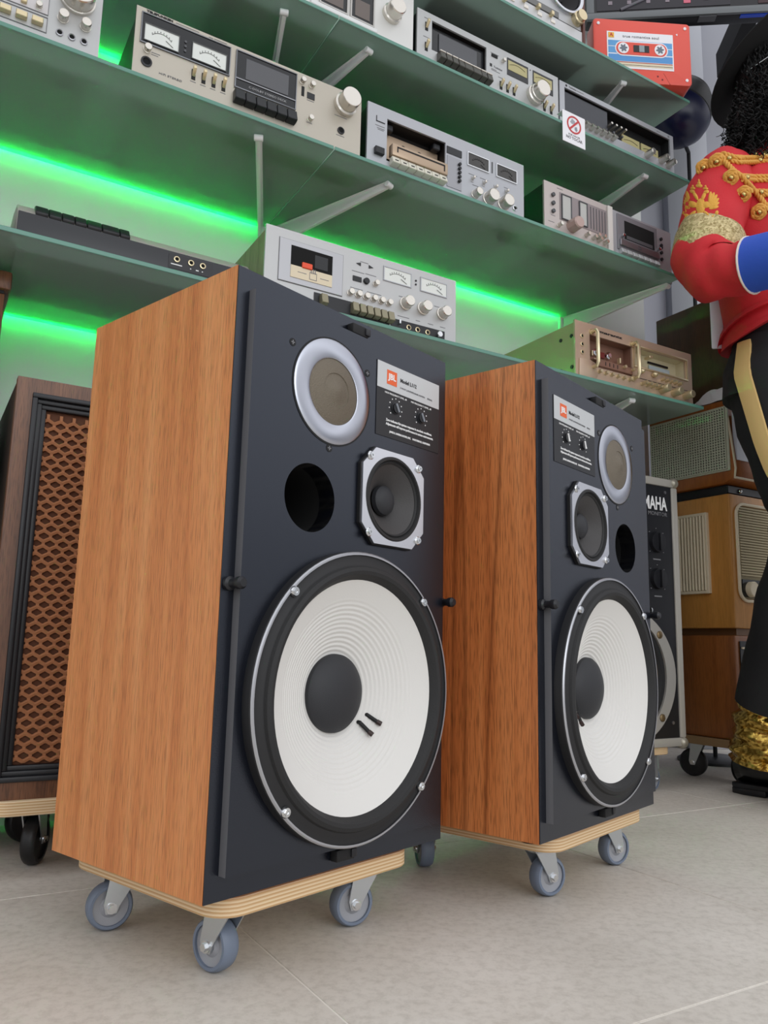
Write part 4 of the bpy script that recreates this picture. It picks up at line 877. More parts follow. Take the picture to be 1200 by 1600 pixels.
def radios():
    a0 = 1.79
    def rootat(name, label, z, cat='radio'): return empty(name, label, cat, WP(a0, .035, z), TH, 'old valve radios stacked by the wall')
    W_ = .46; D_ = .25
    # bottom radio
    r = rootat('table_radio', 'reddish wooden radio at the bottom of the radio stack', .113)
    MB().box(0, W_, .004, D_, 0, .259).build('cabinet', redwood, r, bevel=.006)
    pr_(r, 'front_panel', black, .015, W_-.015, .015, .245, .002, .002, y=.002); pr_(r, 'front_trim', cream, .02, W_-.02, .225, .230, .006, y=.002)
    for k in range(5): pb(r, 'push_key', cream, .035+.022*k, .135, .014, .022, .012, .002, y=.0)
    pr_(r, 'tuning_scale', dkglass, .03, W_-.03, .06, .11, .004, y=0)
    MB().prism_z([(.02, .012), (.44, .012), (.44, D_-.02), (.02, D_-.02)], .259, .2765).build('plinth', pm('plinth_brown', '#6b4a2a', .5), r)
    # the board below
    d = empty('dolly', 'worn wooden dolly on black casters under the radio stack', 'dolly', WP(a0, .03, 0), TH, 'plywood dollies under the speakers')
    MB().prism_z(rrect(-.01, W_+.01, .0, D_+.01, .01), .093, .113).build('board', pm('old_board', '#8a6f4c', .6, bump=(40, .3)), d, bevel=.001, bseg=1)
    for x, y, a in ((.07, .185, 2.0), (.38, .06, .3), (.38, .2, .4), (.075, .05, 1.2)): caster(d, x, y, a, .093, .036, .022, wheel_b, wheel_b)
    # middle radio
    r = rootat('table_radio', 'honey coloured radio with ivory slatted side vent in the middle of the stack', .3895)
    h = .347
    MB().prism([(0, 0), (W_, 0), (W_, h), (0, h)], .0, D_).build('cabinet', honey, r, bevel=.005)
    # side vent with its slats
    v = MB().box(-.005, .001, .068, .158, .094, .300).build('side_vent', pm('vent_shadow', '#8f7f52', .6), r, bevel=.002, label='ivory slatted vent')
    MB().add(*(lambda m: (m.v, m.f))(MB().box(-.010, .001, .064, .071, .090, .304).box(-.010, .001, .156, .162, .090, .304).box(-.010, .001, .071, .156, .090, .098).box(-.010, .001, .071, .156, .296, .304))).build('vent_frame', cream, v, bevel=.001, bseg=1)
    for k in range(9): MB().box(-.0125, -.005, .0715+.0097*k, .0765+.0097*k, .098, .296).build('slat', cream, v, bevel=.0012, bseg=1)
    fr = MB(); pts = [Vector((x, -.004, z)) for x, z in rrect(.02, W_-.02, .07, h-.025, .03, 5)]; fr.tube(pts, .0042, 8, closed=True); fr.build('front_trim', cream, r)
    MB().box(.026, W_-.026, -.003, .002, .076, h-.031).build('grille_cloth', pm('cloth_beige', '#8f8468', .8, bump=(300, .8)), r)
    b = None
    for k in range(26): MB().box(.03, W_-.03, -.0055, -.002, .135+k*.0070, .1385+k*.0070).build('grille_bar', pm('bar_beige', '#b3a684', .6), r)
    pr_(r, 'tuning_scale', dkglass, .03, W_-.03, .08, .125, .006, y=0); knob(r, .06, .10, .02, .02, cream); knob(r, W_-.06, .10, .02, .02, cream)
    MB().cyl((.06, .03, h), (.06, .03, h+.006), .02, 14).cyl((W_-.06, .03, h), (W_-.06, .03, h+.006), .02, 14).cyl((.06, D_-.03, h), (.06, D_-.03, h+.006), .02, 14).cyl((W_-.06, D_-.03, h), (W_-.06, D_-.03, h+.006), .02, 14)
    # dark slab between
    s = empty('record_player', 'dark flat record changer between the two upper radios', 'record player', WP(a0+.012, .05, .7368), TH)
    MB().box(0, W_-.03, 0, D_-.03, .0, .026).build('case', black_m, s, bevel=.003); MB().box(.0, W_-.03, -.006, .001, .004, .022).build('front_strip', black, s); MB().sphere((.045, -.008, .012), .006, 12, 8).build('knob', chrome, s)
    # top radio
    r = rootat('table_radio', 'brown radio with pale perforated side grille at the top of the stack', .763)
    h = .225
    MB().prism_x([(.012, 0), (D_, 0), (D_, h), (.0, h), (-.022, .035), (-.018, .012)], 0, W_).build('cabinet', cherry, r, bevel=.004)
    g = MB().box(-.005, .001, -.0105, .245, .032, .207).build('side_grille', pm('grille_pale', '#b9bda8', .5), r, bevel=.002, label='pale perforated grille')
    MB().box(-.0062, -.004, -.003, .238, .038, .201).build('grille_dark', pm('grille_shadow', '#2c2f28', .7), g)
    b = MB()
    n = 31
    for k in range(n): y = -.003+.241*k/(n-1); b.box(-.0092, -.0058, y-.0016, y+.0016, .036, .203)
    for k in range(24): z = .038+.163*k/23; b.box(-.0085, -.0058, -.004, .239, z-.0014, z+.0014)
    o = b.build('grille_mesh', pm('grille_pale', '#b9bda8', .5), g, smooth=False); o['kind'] = 'stuff'
    MB().tube([(.0, -.003, h-.004), (.0, -.024, .036), (0, -.020, .012), (W_, -.020, .012), (W_, -.024, .036), (W_, -.003, h-.004)], .003, 6).build('brass_trim', cream, r)
    pr_(r, 'front_scale', pm('scale_white', '#c9cdd6', .3), .012, W_-.012, .06, .19, .010, y=-.012)
    # brown cabinet on top, with the white cloth beside it
    c = empty('wooden_case', 'dark brown wooden case on top of the radio stack', 'cabinet', WP(1.835, .045, .988), TH)
    MB().box(0, .40, 0, .24, .012, .318).build('case', brownbox, c, bevel=.003); MB().frame(.0, .40, .012, .318, .018, -.004, .001).build('front_rim', brownbox, c); MB().lathe([(.003, 0), (.003, .002), (0, .002)], (0, .022, .29), (-1, 0, 0), 10).build('screw', gold_k, c)
    for x in (.04, .36):
        for y in (.04, .20): MB().cyl((x, y, 0), (x, y, .014), .015, 14).build('foot', black_m, c)
    # crumpled white cloth
    bm = bmesh.new(); rnd = random.Random(3)
    n1, n2 = 22, 14; vs = []
    for i in range(n1):
        row = []
        for j in range(n2):
            u, v = i/(n1-1), j/(n2-1); z = .004+.036*math.sin(PI*min(1, v*1.05))**.6*(.7+.3*math.sin(u*9+v*4))+.004*math.sin(u*23+v*11)
            if i in (0, n1-1) or j in (0, n2-1): z = .002
            row.append(bm.verts.new((u*.038+.003*math.sin(v*14), v*.12+.010*math.sin(u*7), z)))
        vs.append(row)
    for i in range(n1-1):
        for j in range(n2-1): bm.faces.new((vs[i][j], vs[i+1][j], vs[i+1][j+1], vs[i][j+1]))
    r_ = bmesh.ops.extrude_face_region(bm, geom=bm.faces[:]); bmesh.ops.translate(bm, vec=(0, 0, -.0015), verts=[v for v in r_['geom'] if isinstance(v, bmesh.types.BMVert)])
    bmesh.ops.recalc_face_normals(bm, faces=bm.faces[:])
    o = finish(bm, 'cloth', pm('white_cloth', '#e3e3e6', .8), None, True, 80); o.location = WP(1.792, .015, .9895); o.rotation_euler.z = TH; tag(o, 'crumpled white cloth on top of the brown radio beside the wooden case', 'cloth')
    # cable behind, hanging on the wall
    p = [WP(1.872+.006*math.sin(i*.9), .40, 1.36-.022*i) for i in range(9)]; e = p[-1]
    for k in range(26): p.append(e+Vector((.012*math.sin(k*1.9), .004*math.cos(k*1.3), -.004-.0012*k+.012*math.cos(k*1.55))))
    o = MB().tube(p, .0028, 6).build('cable', black_m); tag(o, 'thin black cable bunched beside the dark brown wooden case', 'cable')
radios()

def screen_and_pod():
    # television high on the back wall side
    yaw = math.radians(-5.5)
    t = empty('television', 'flat black television high in the top right corner', 'television', (.580, 2.117, 2.203), yaw)
    w, h = 1.05, .62
    MB().box(0, w, 0, .042, 0, h).build('back_shell', black, t, bevel=.006); MB().box(.35, w-.05, .04, .09, .08, h-.1).build('rear_bulge', black_m, t, bevel=.01)
    MB().frame(0, w, 0, h, .022, -.008, .002).build('bezel', pm('bezel_grey', '#6e7274', .35, .3), t, bevel=.002)
    MB().box(.022, w-.022, -.003, .001, .022, h-.022).build('screen', pm('screen_dark', '#17171b', .15), t)
    # reflection painted flat on the screen: rear panel of an audio device with sockets
    pm_ = pm('reflected_dark', '#221f27', .3); pr_(t, 'reflected_panel', pm_, .03, .42, .03, .16, .0045); 
    for k in range(12): pb(t, 'reflected_socket', pm('reflected_jack', ('#8b8088'), .3), .07+.028*k, .055+.03*(k % 2), .012, .012, .0055)
    pb(t, 'reflected_plug', pm('reflected_pink', '#d86a80', .4), .295, .062, .020, .04, .006); pr_(t, 'reflected_red', pm('reflected_dim_red', '#3a1a1e', .3), .5, .66, .03, .14, .0045)
    MB().cyl((.10, -.0045, .03), (.20, -.0045, .075), .005, 8).build('reflected_cable', pm('reflected_grey', '#5d5a63', .4), t)
    for k in range(34): MB().box(.52+.012*k, .526+.012*k, .018, .036, -.0015, .002).build('vent_slot', trim_d if 0 else black, t)
    MB().box(.45, .60, .002, .014, -.002, .002).build('reflection_bar', pm('blue_reflection', '#1746c8', .2), t); MB().box(.33, .38, -.002, .02, -.004, .002).build('sensor', deckgrey, t)  # blue bar is a reflection under the set, painted as colour
    MB().box(.50, .75, .09, .115, .2, .5).box(.60, .65, .115, .66, .3, .4).build('wall_mount', black_m, t)
    text('TELEFUNKEN', .62, .011, .008, pale_ink, t, 'lettering', -.0084, 'CENTER') if 0 else None
    # rounded black and blue pod on a thin pole
    c = Vector((.945, 2.37, 2.085))
    p = empty('pod_stand', 'rounded glossy black and dark blue pod on a thin pole behind the shelf end', 'pod', (1.0245, 2.49, 0), 0)
    o = c-p.location
    ax = Vector((.42, .30, .86)).normalized(); q = ax.to_track_quat('Z', 'Y')
    prof = [(.0, .140), (.045, .132), (.078, .110), (.099, .065), (.108, .0)]
    m = MB(); m.lathe(prof[::-1], (0, 0, .003), (0, 0, 1), 48); m.xf(Matrix.Translation(o) @ Matrix.Diagonal((1.0, .8, 1, 1)) @ q.to_matrix().to_4x4()); m.build('upper_shell', pm('gloss_black', '#08080a', .5, spec=.25), p)
    m = MB(); m.lathe([(.108, 0), (.103, -.035), (.085, -.07), (.055, -.092), (.0, -.105)], (0, 0, -.003), (0, 0, 1), 48); m.xf(Matrix.Translation(o) @ Matrix.Diagonal((1.0, .8, 1, 1)) @ q.to_matrix().to_4x4()); m.build('lower_shell', pm('gloss_blue', '#060c30', .3), p, label='glossy dark blue lower shell')
    m = MB(); m.lathe([(.1072, -.004), (.1072, .004)], (0, 0, 0), (0, 0, 1), 48); m.xf(Matrix.Translation(o) @ Matrix.Diagonal((1.0, .8, 1, 1)) @ q.to_matrix().to_4x4()); m.build('seam', black_m, p)
    MB().cyl((0, 0, .012), (0, 0, 2.03), .0065, 10).cyl((0, 0, 2.03), (o.x+.01, o.y, o.z-.08), .0065, 10).build('pole', black_m, p)
    MB().lathe([(0, 0), (.11, 0), (.11, .008), (.10, .014), (0, .016)], (0, 0, 0), (0, 0, 1), 36).build('base', black, p)
screen_and_pod()

# ------------------------------------------------------------------ mannequin
from mathutils.bvhtree import BVHTree
def skin_mesh(verts, edges, radii, sub=2):
    me = bpy.data.meshes.new('skin'); me.from_pydata([tuple(v) for v in verts], edges, []); ob = bpy.data.objects.new('skin', me); C.objects.link(ob)
    md = ob.modifiers.new('s', 'SKIN'); md.use_smooth_shade = True
    for i, sv in enumerate(me.skin_vertices[0].data):
        r = radii[i]; sv.radius = r if hasattr(r, '__len__') else (r, r); sv.use_root = (i == 0)
    sb = ob.modifiers.new('u', 'SUBSURF'); sb.levels = sub; sb.render_levels = sub
    dg = bpy.context.evaluated_depsgraph_get(); out = bpy.data.meshes.new_from_object(ob.evaluated_get(dg))
    bpy.data.objects.remove(ob); bpy.data.meshes.remove(me); out.materials.clear(); return out
def mannequin():
    O = Vector((.955, 1.86, 0))
    F = Vector((.5, -.866, 0)); R = Vector((-.866, -.5, 0)); L = -R; Z = Vector((0, 0, 1))
    root = empty('mannequin', 'mannequin in red gold-braided jacket, black hat and curly wig at the right edge', 'mannequin', O)
    def V(*a): return Vector(a)-O
    skin = pm('mannequin_skin', '#b08468', .5); red = pm('red_cloth', '#c8202a', .75, bump=(350, .25)); blackcl = pm('black_trousers', '#141517', .8, bump=(400, .2))
    gold = pm('gold_braid', '#dba046', .55, .15); beadm = pm('gold_bead', '#c9b070', .2, 1.0); brocade = cells('brocade', '#94804c', '#dccb9a', 240, .5, .35); bluecl = pm('blue_cuff', '#2b55c4', .7, bump=(300, .2)); hairm = pm('black_hair', '#080707', .5, spec=.25); felt = pm('black_felt', '#0a0a0b', .85, bump=(600, .2))
    # body: one continuous skinned surface
    pel = V(.955, 1.875, .98); hr, hl = V(.925, 1.845, .95), V(1.025, 1.915, .95)
    kr, kl = V(.960, 1.768, .58), V(1.075, 1.80, .55); anr, anl = V(.918, 1.92, .11), V(.965, 1.735, .11)
    che = V(.955, 1.86, 1.30); nb = V(.958, 1.855, 1.56); nt_ = V(.972, 1.845, 1.66); hd = V(.978, 1.838, 1.745); ht = V(.975, 1.85, 1.835)
    shr, shl = V(.808, 1.785, 1.50), V(1.105, 1.945, 1.50); elr, ell = V(.738, 1.725, 1.215), V(1.21, 1.85, 1.22); wrr, wrl = V(.862, 1.545, 1.165), V(1.075, 1.64, 1.15)
    vs = [pel, V(.955, 1.868, 1.12), che, V(.957, 1.858, 1.47), nb, nt_, hd, ht, hr, kr, anr, hl, kl, anl, shr, elr, wrr, shl, ell, wrl]
    es = [(0, 1), (1, 2), (2, 3), (3, 4), (4, 5), (5, 6), (6, 7), (0, 8), (8, 9), (9, 10), (0, 11), (11, 12), (12, 13), (3, 14), (14, 15), (15, 16), (3, 17), (17, 18), (18, 19)]
    rd = [.09, .09, .11, .09, .055, .05, (.075, .088), (.068, .082), .066, .044, .034, .066, .044, .034, .05, .04, .026, .05, .04, .026]
    for wr, dirn in ((16, (Vector((.62, -.28, -.05)))), (19, Vector((-.72, -.5, -.05)))):
        d = dirn.normalized(); s = d.cross(Z).normalized(); w = vs[wr]
        palm = len(vs); vs.append(w+d*.075); rd.append((.032, .016)); es.append((wr, palm))
        for k, (off, ln) in enumerate(((-.030, .068), (-.010, .078), (.010, .073), (.029, .058))):
            b = len(vs); vs += [w+d*.085+s*off, w+d*(.085+ln*.5)+s*off*1.15-Z*.006, w+d*(.085+ln)+s*off*1.2-Z*.022]; rd += [.0095, .0088, .0075]; es += [(palm, b), (b, b+1), (b+1, b+2)]
        b = len(vs); vs += [w+d*.035-s*.035-Z*.004, w+d*.068-s*.052-Z*.012, w+d*.095-s*.050-Z*.020]; rd += [.012, .0105, .009]; es += [(palm, b), (b, b+1), (b+1, b+2)]
    me = skin_mesh(vs, es, rd, 2)
    # nose, brow, lips and chin pushed out of the head
    fc = hd+F*.085
    for v in me.vertices:
        p = v.co; rel = p-hd; fr = rel.dot(F); lr = rel.dot(R); zr = rel.z
        if zr > -.12 and fr > .02 and p.z > 1.60:
            n_ = math.exp(-((lr/.014)**2+((zr-.015)/.024)**2)); c_ = math.exp(-((lr/.03)**2+((zr+.075)/.022)**2)); l_ = math.exp(-((lr/.022)**2+((zr+.038)/.010)**2)); e_ = math.exp(-(((abs(lr)-.031)/.014)**2+((zr-.042)/.012)**2))
            v.co += F*(.022*n_+.012*c_+.006*l_-.008*e_)
    body = link_mesh(me, 'body', skin, root, True, 80)
    # trousers: two legs and a seat
    fold = lambda s: (lambda t, a: 1+.03*math.sin(t*37+a*2+s)+.02*math.sin(t*61-a*3))
    def leg(pts, s):
        m = MB(); P = [Vector(p[0]) for p in pts]; secs = []
        for i in range(len(pts)-1):
            for k in range(6): f = k/6; secs.append((P[i].lerp(P[i+1], f), pts[i][1]+(pts[i+1][1]-pts[i][1])*f, pts[i][1]+(pts[i+1][1]-pts[i][1])*f))
        secs.append((P[-1], pts[-1][1], pts[-1][1])); m.loft(secs, 28, True, False, (0, 1, 0), fold(s)); return m
    rl = [(V(.934, 1.855, 1.07), .082), (V(.927, 1.84, .98), .098), (V(.943, 1.80, .80), .092), (V(.965, 1.77, .66), .083), (V(.958, 1.765, .56), .079), (V(.925, 1.82, .40), .074), (V(.917, 1.90, .21), .077)]
    ll = [(V(1.0, 1.90, 1.06), .084), (V(1.025, 1.90, .95), .097), (V(1.055, 1.86, .75), .088), (V(1.075, 1.82, .55), .076), (V(1.03, 1.80, .36), .072), (V(.985, 1.77, .21), .074)]
    tr = leg(rl, 0).build('trousers', blackcl, root, angle=80, label='black trousers'); m2 = leg(ll, 2); m2.build('trouser_leg', blackcl, tr, angle=80)
    MB().loft([(V(.955, 1.875, .93), .10, .145), (V(.96, 1.873, 1.00), .11, .135), (V(.968, 1.872, 1.06), .098, .118), (V(.972, 1.872, 1.12), .094, .108)], 28, True, False, tuple(F)).build('trouser_seat', blackcl, tr, angle=80)
    # gold side stripe on the camera-side leg
    d = Vector((-.86, -.51, 0)).normalized(); t = Vector((d.y*-1, d.x, 0)); m = MB(); ring = []
    P = [(Vector(p), r) for p, r in rl]; n = 40; vsx = []; fs = []
    d0 = d
    for i in range(n+1):
        d = d0.lerp(Vector((-.15, -.99, 0)), max(0, min(1, (i/n-.42)/.2))).normalized(); t = Vector((-d.y, d.x, 0))
        f = i/n*(len(P)-1); k = min(int(f), len(P)-2); g = f-k; c = P[k][0].lerp(P[k+1][0], g); rr = (P[k][1]+(P[k+1][1]-P[k][1])*g)*1.075+.003
        for s in (-.20, -.10, 0, .10, .20):
            a = s*.95; dd = d*math.cos(a)+t*math.sin(a); vsx.append(c+dd*rr)
        for s in (-.20, .20): vsx.append(c+(d*math.cos(s)+t*math.sin(s))*(rr-.008))
    for i in range(n):
        for j in range(4): fs.append((i*7+j, i*7+j+1, i*7+7+j+1, i*7+7+j))
        fs.append((i*7, i*7+7, i*7+12, i*7+5)); fs.append((i*7+4, i*7+6, i*7+13, i*7+11))
    MB().add(vsx, fs).build('side_stripe', pm('stripe_gold', '#d9b878', .6), tr, angle=80, label='pale gold side stripe')
    # jacket
    tor = []
    for z, w, dp, ox, oy in ((1.07, .150, .125, .972, 1.868), (1.09, .146, .122, .972, 1.868), (1.13, .134, .116, .972, 1.866), (1.22, .146, .122, .968, 1.863), (1.34, .178, .138, .960, 1.86), (1.42, .185, .132, .956, 1.858), (1.48, .168, .112, .957, 1.858), (1.53, .120, .090, .958, 1.857), (1.57, .080, .074, .960, 1.855)):
        tor.append((V(ox, oy, z), w, dp))
    def interp(secs, k=4):
        o = []
        for a, b in zip(secs, secs[1:]):
            for i in range(k): f = i/k; o.append((a[0].lerp(b[0], f), a[1]+(b[1]-a[1])*f, a[2]+(b[2]-a[2])*f))
        return o+[secs[-1]]
    jm = MB().loft(interp(tor), 40, True, False, tuple(R), lambda t, a: 1+.012*math.sin(t*14+a*3)*(1-t))
    def hemline(m):
        for i, v in enumerate(m.v):
            w = max(0, min(1, (1.22-v[2])/.17)); x = v[0]+O.x-.80
            m.v[i] = (v[0], v[1], v[2]+w*(.62*x-.022))
        return m
    hemline(jm)
    j = jm.build('jacket', red, root, angle=80, label='red military-style jacket')
    MB().loft([(V(.961, 1.854, 1.565), .074, .070), (V(.964, 1.851, 1.60), .066, .064), (V(.967, 1.848, 1.628), .064, .062)], 32, True, False, tuple(R)).build('stand_collar', pm('dark_red_cloth', '#7a1218', .7), j, label='dark red stand collar')
    hemline(MB().loft([(V(.972, 1.868, 1.085), .152, .128), (V(.968, 1.862, 1.066), .155, .130), (V(.966, 1.86, 1.060), .152, .127)], 32, True, False, tuple(R))).build('hem', red, j, angle=80)
    def wr(s): return lambda t, a: 1+.05*math.sin(a*2+t*26+s)*(.25+t)+.035*math.sin(t*41-a*3)*(.3+t)+.03*abs(math.sin(a*1.5+t*15+s))**6
    sr = [(V(.855, 1.80, 1.515), .050, .050), (V(.822, 1.787, 1.490), .068, .070), (V(.792, 1.765, 1.41), .077, .078), (V(.764, 1.745, 1.32), .074, .075), (V(.742, 1.728, 1.235), .076, .075), (V(.745, 1.70, 1.19), .066, .068), (V(.775, 1.655, 1.175), .057, .057), (V(.815, 1.605, 1.168), .051, .051)]
    sl = [(V(1.07, 1.925, 1.535), .055, .055), (V(1.105, 1.945, 1.505), .074, .074), (V(1.14, 1.925, 1.40), .075, .075), (V(1.18, 1.88, 1.28), .068, .068), (V(1.205, 1.845, 1.215), .066, .066), (V(1.18, 1.79, 1.18), .06, .06), (V(1.13, 1.71, 1.16), .05, .05)]
    s1 = MB().loft(interp(sr, 5), 32, True, False, (1, 0, 0), wr(0)); so = s1.build('sleeve', red, j, angle=80)
    MB().loft(interp(sl, 5), 28, True, False, (1, 0, 0), wr(2)).build('sleeve', red, j, angle=80)
    # cuffs with white piping
    for pa, pb_, nm in ((V(.797, 1.628, 1.172), V(.862, 1.545, 1.163), 0), (V(1.145, 1.735, 1.165), V(1.08, 1.645, 1.152), 1)):
        e = pa.lerp(pb_, .08); MB().loft([(pa, .061, .061), (pa.lerp(pb_, .5), .060, .060), (pb_, .058, .058)], 28, True, False, (0, 0, 1), lambda t, a: 1+.02*math.sin(a*3+t*7)).build('cuff', bluecl, j, angle=80, label='bright blue cuff')
        dd = (pb_-pa).normalized(); u = dd.cross(Z).normalized(); w = u.cross(dd)
        MB().tube([pa+(u*math.cos(2*PI*k/28)+w*math.sin(2*PI*k/28))*.0620 for k in range(28)], .0026, 6, closed=True).build('cuff_piping', pm('piping_white', '#e6d9cf', .6), j)
    # brocade arm band
    ba = V(.758, 1.741, 1.292); bb = V(.748, 1.732, 1.252)
    MB().loft([(ba+Vector((.006, 0, .012)), .0785, .0795), (ba, .081, .082), (bb, .0815, .082), (bb-Vector((.002, 0, .012)), .0795, .080)], 40, False, False, (1, 0, 0), lambda t, a: 1+.015*math.sin(a*5+t*3)).build('arm_band', brocade, so, angle=80, label='pale gold brocade arm band')
    # gold braid laid on the cloth surface
    bv = BVHTree.FromPolygons([Vector(v) for v in jm.v]+[Vector(v) for v in s1.v], jm.f+[tuple(i+len(jm.v) for i in f) for f in s1.f])
    eye = Vector((0, 0, .3302))-O
    def on(x, z, lift=.004):
        d = (V(x, 1.70, z)-eye).normalized(); h = bv.ray_cast(eye, d)
        return (h[0] if h[0] else bv.find_nearest(V(x, 1.72, z))[0])-d*lift
    def rope(pts, r, name, parent, turns=90):
        P = [Vector(p) for p in pts]; L_ = [0]
        for a, b in zip(P, P[1:]): L_.append(L_[-1]+(b-a).length)
        n = max(8, int(L_[-1]/.0035)); m = MB()
        for ph in (0, 2*PI/3, 4*PI/3):
            out = []
            for i in range(n+1):
                s = L_[-1]*i/n; k = max(q for q in range(len(P)-1) if L_[q] <= s+1e-9); g = (s-L_[k])/max(1e-9, L_[k+1]-L_[k]); c = P[k].lerp(P[k+1], min(1, g)); tg = (P[k+1]-P[k]).normalized()
                u = tg.cross(Vector((.3, -.9, .1))).normalized(); w = tg.cross(u); a = ph+s*2*PI/.028; out.append(c+(u*math.cos(a)+w*math.sin(a))*r*.55)
            m.tube(out, r*.62, 6)
        return m.build(name, gold, parent, angle=80)
    def rosette(x, z, r=.0165):
        c = on(x, z, .006); d = (c-eye).normalized(); u = d.cross(Z).normalized(); w = u.cross(d); pts = []
        for k in range(40): a = 2*PI*k/16; q = r*1.06*(1-.62*k/39); pts.append(c+u*q*math.cos(a)+w*q*math.sin(a)-d*.004*k/39)
        o = MB().tube(pts, [.0042+.0011*math.sin(k*2.2) for k in range(40)], 7).build('rosette', gold, j, angle=80); MB().sphere(c-d*.006, .0062, 12, 8).build('bead', beadm, o)
    ros = [(.729, 1.492), (.765, 1.468), (.797, 1.428), (.824, 1.386), (.858, 1.342)]
    for x, z in ros: rosette(x, z)
    path = [(.738, 1.505), (.752, 1.500), (.762, 1.484), (.778, 1.478), (.790, 1.462), (.806, 1.444), (.822, 1.432), (.834, 1.416), (.848, 1.398), (.858, 1.388), (.870, 1.366), (.886, 1.350)]
    rope([on(x, z, .006) for x, z in path], .0062, 'braid', j)
    rope([on(x, z, .005) for x, z in ((.738, 1.509), (.760, 1.500), (.782, 1.490), (.805, 1.482), (.83, 1.480), (.86, 1.481), (.90, 1.484), (.96, 1.490))], .0058, 'braid', j)
    for rows in (((.785, 1.473), (.82, 1.468), (.86, 1.470), (.91, 1.476), (.97, 1.480)), ((.785, 1.482), (.82, 1.478), (.86, 1.480), (.91, 1.486), (.97, 1.490)), ((.822, 1.434), (.85, 1.432), (.89, 1.434), (.96, 1.440)), ((.822, 1.425), (.85, 1.423), (.89, 1.425), (.96, 1.431)), ((.852, 1.396), (.88, 1.395), (.92, 1.398), (.97, 1.402)), ((.852, 1.388), (.88, 1.387), (.92, 1.390), (.97, 1.394)), ((.885, 1.352), (.92, 1.354), (.97, 1.358))):
        rope([on(x, z, .004) for x, z in rows], .0055, 'braid', j)
    for x, z in ((.795, 1.478), (.858, 1.490), (.868, 1.475), (.835, 1.430), (.866, 1.393)): MB().sphere(on(x, z, .012), .0062, 12, 8).build('bead', beadm, j)
    # collar ornament
    for k in range(9):
        a = k*.7; MB().sphere(on(.913+.010*math.cos(a), 1.555+.018*math.sin(a)+.002*k, .006), .006, 10, 6, (1, 1, 1.4)).build('collar_ornament', beadm, j)
    # double-headed eagle patch on the upper arm
    ec = Vector((.7195, 1.357)); sc = .00136; em = MB()
    def blob(x, y, rx, ry, rot=0, th=.004):
        pts = []; ca, sa = math.cos(math.radians(rot)), math.sin(math.radians(rot)); k = 14
        ctr = on(ec.x+x*sc, ec.y+y*sc, .006)
        for i in range(k): t = 2*PI*i/k; dx, dy = rx*math.cos(t), ry*math.sin(t); pts.append(on(ec.x+(x+dx*ca-dy*sa)*sc, ec.y+(y+dx*sa+dy*ca)*sc, .0005))
        em.add(pts+[ctr], [(i, (i+1) % k, k) for i in range(k)])
    blob(2, -2, 8, 15, -8); blob(0, -20, 7, 8); blob(-1, -29, 12, 5, -5)
    for s in (-1, 1):
        for q, (ang, ln) in enumerate(((88, 23), (103, 24), (118, 24), (134, 22), (150, 19), (168, 16))):
            a = math.radians(90+(ang-90)*1) if 0 else math.radians(ang); 
            bx, by = s*(13+q*.2), 2-q*1.5; blob(bx+s*ln*.5*(-math.cos(a)*.8+.55), by+ln*.5*math.sin(a), 3.2, ln*.55, -s*(ang-100)*.8-s*18)
        blob(s*12, 1, 9, 6, s*15); blob(s*7+1, 17, 3.2, 9, -s*25); blob(s*12+1, 25, 5, 3.4, s*20); blob(s*11+1, 31, 4.5, 2.6); blob(s*11+1, 35, 1.8, 2.6)
        blob(s*13, -17, 3, 9, s*45); blob(s*22, -20, 6, 3, s*25); blob(s*29, -14, 3, 5, -s*20)
    blob(1, 36, 6, 3.4); blob(1, 41, 3, 3.5); blob(1, 46, 1.5, 3); blob(-25, -27, 2, 12, -12)
    em.build('eagle_patch', pm('patch_gold', '#e0a63c', .45, .2, bump=(500, .6)), so, angle=80, label='gold double-headed eagle patch')
    # white shirt tail behind the jacket
    MB().prism_z([(0, 0), (.030, -.006), (.034, .0), (.004, .007)], 0, .17).xf(Matrix.Translation(V(.818, 1.90, 1.085))).build('shirt_tail', pm('shirt_white', '#d5dae4', .5), root, bevel=.003, label='shiny white shirt tail')
    # gaiters and shoes
    seq = cells('gold_sequins', '#7d5c1c', '#ecc868', 170, .22, .9)
    for c0, c1 in ((V(.923, 1.905, .225), V(.918, 1.925, .075)), (V(.985, 1.765, .225), V(.968, 1.74, .075))):
        MB().loft([(c0.lerp(c1, k/22), .066+.012*abs(math.sin(k*.62))+.012*k/22, .066+.012*abs(math.sin(k*.62))+.012*k/22) for k in range(23)], 32, True, False, (0, 1, 0), lambda t, a: 1+.05*math.sin(a*4+t*17)+.03*math.sin(a*7-t*31)).build('gaiter', seq, root, angle=80, label='gold sequined gaiter')
    for hx, hy, d in ((.868, 1.985, Vector((.62, -.78, 0)).normalized()), (.885, 1.775, Vector((.85, -.52, 0)).normalized())):
        s = Vector((-d.y, d.x, 0)); h = V(hx, hy, 0)
        out = [(0, .030), (.03, .040), (.09, .038), (.14, .040), (.20, .047), (.25, .042), (.278, .022)]
        poly = [(x, y) for x, y in out]+[(x, -y) for x, y in out[::-1]]
        mtx = Matrix.Translation(h) @ Matrix(((d.x, s.x, 0, 0), (d.y, s.y, 0, 0), (0, 0, 1, 0), (0, 0, 0, 1)))
        m = MB().prism_z(poly, .014, .026); m.prism_z([(0, .030), (.03, .040), (.085, .038), (.085, -.038), (.03, -.040), (0, -.030)], 0, .015); m.prism_z([(.12, .039), (.20, .047), (.25, .042), (.278, .022), (.278, -.022), (.25, -.042), (.20, -.047), (.12, -.039)], .0, .015)
        so_ = m.xf(mtx).build('shoe', black, root, bevel=.003)
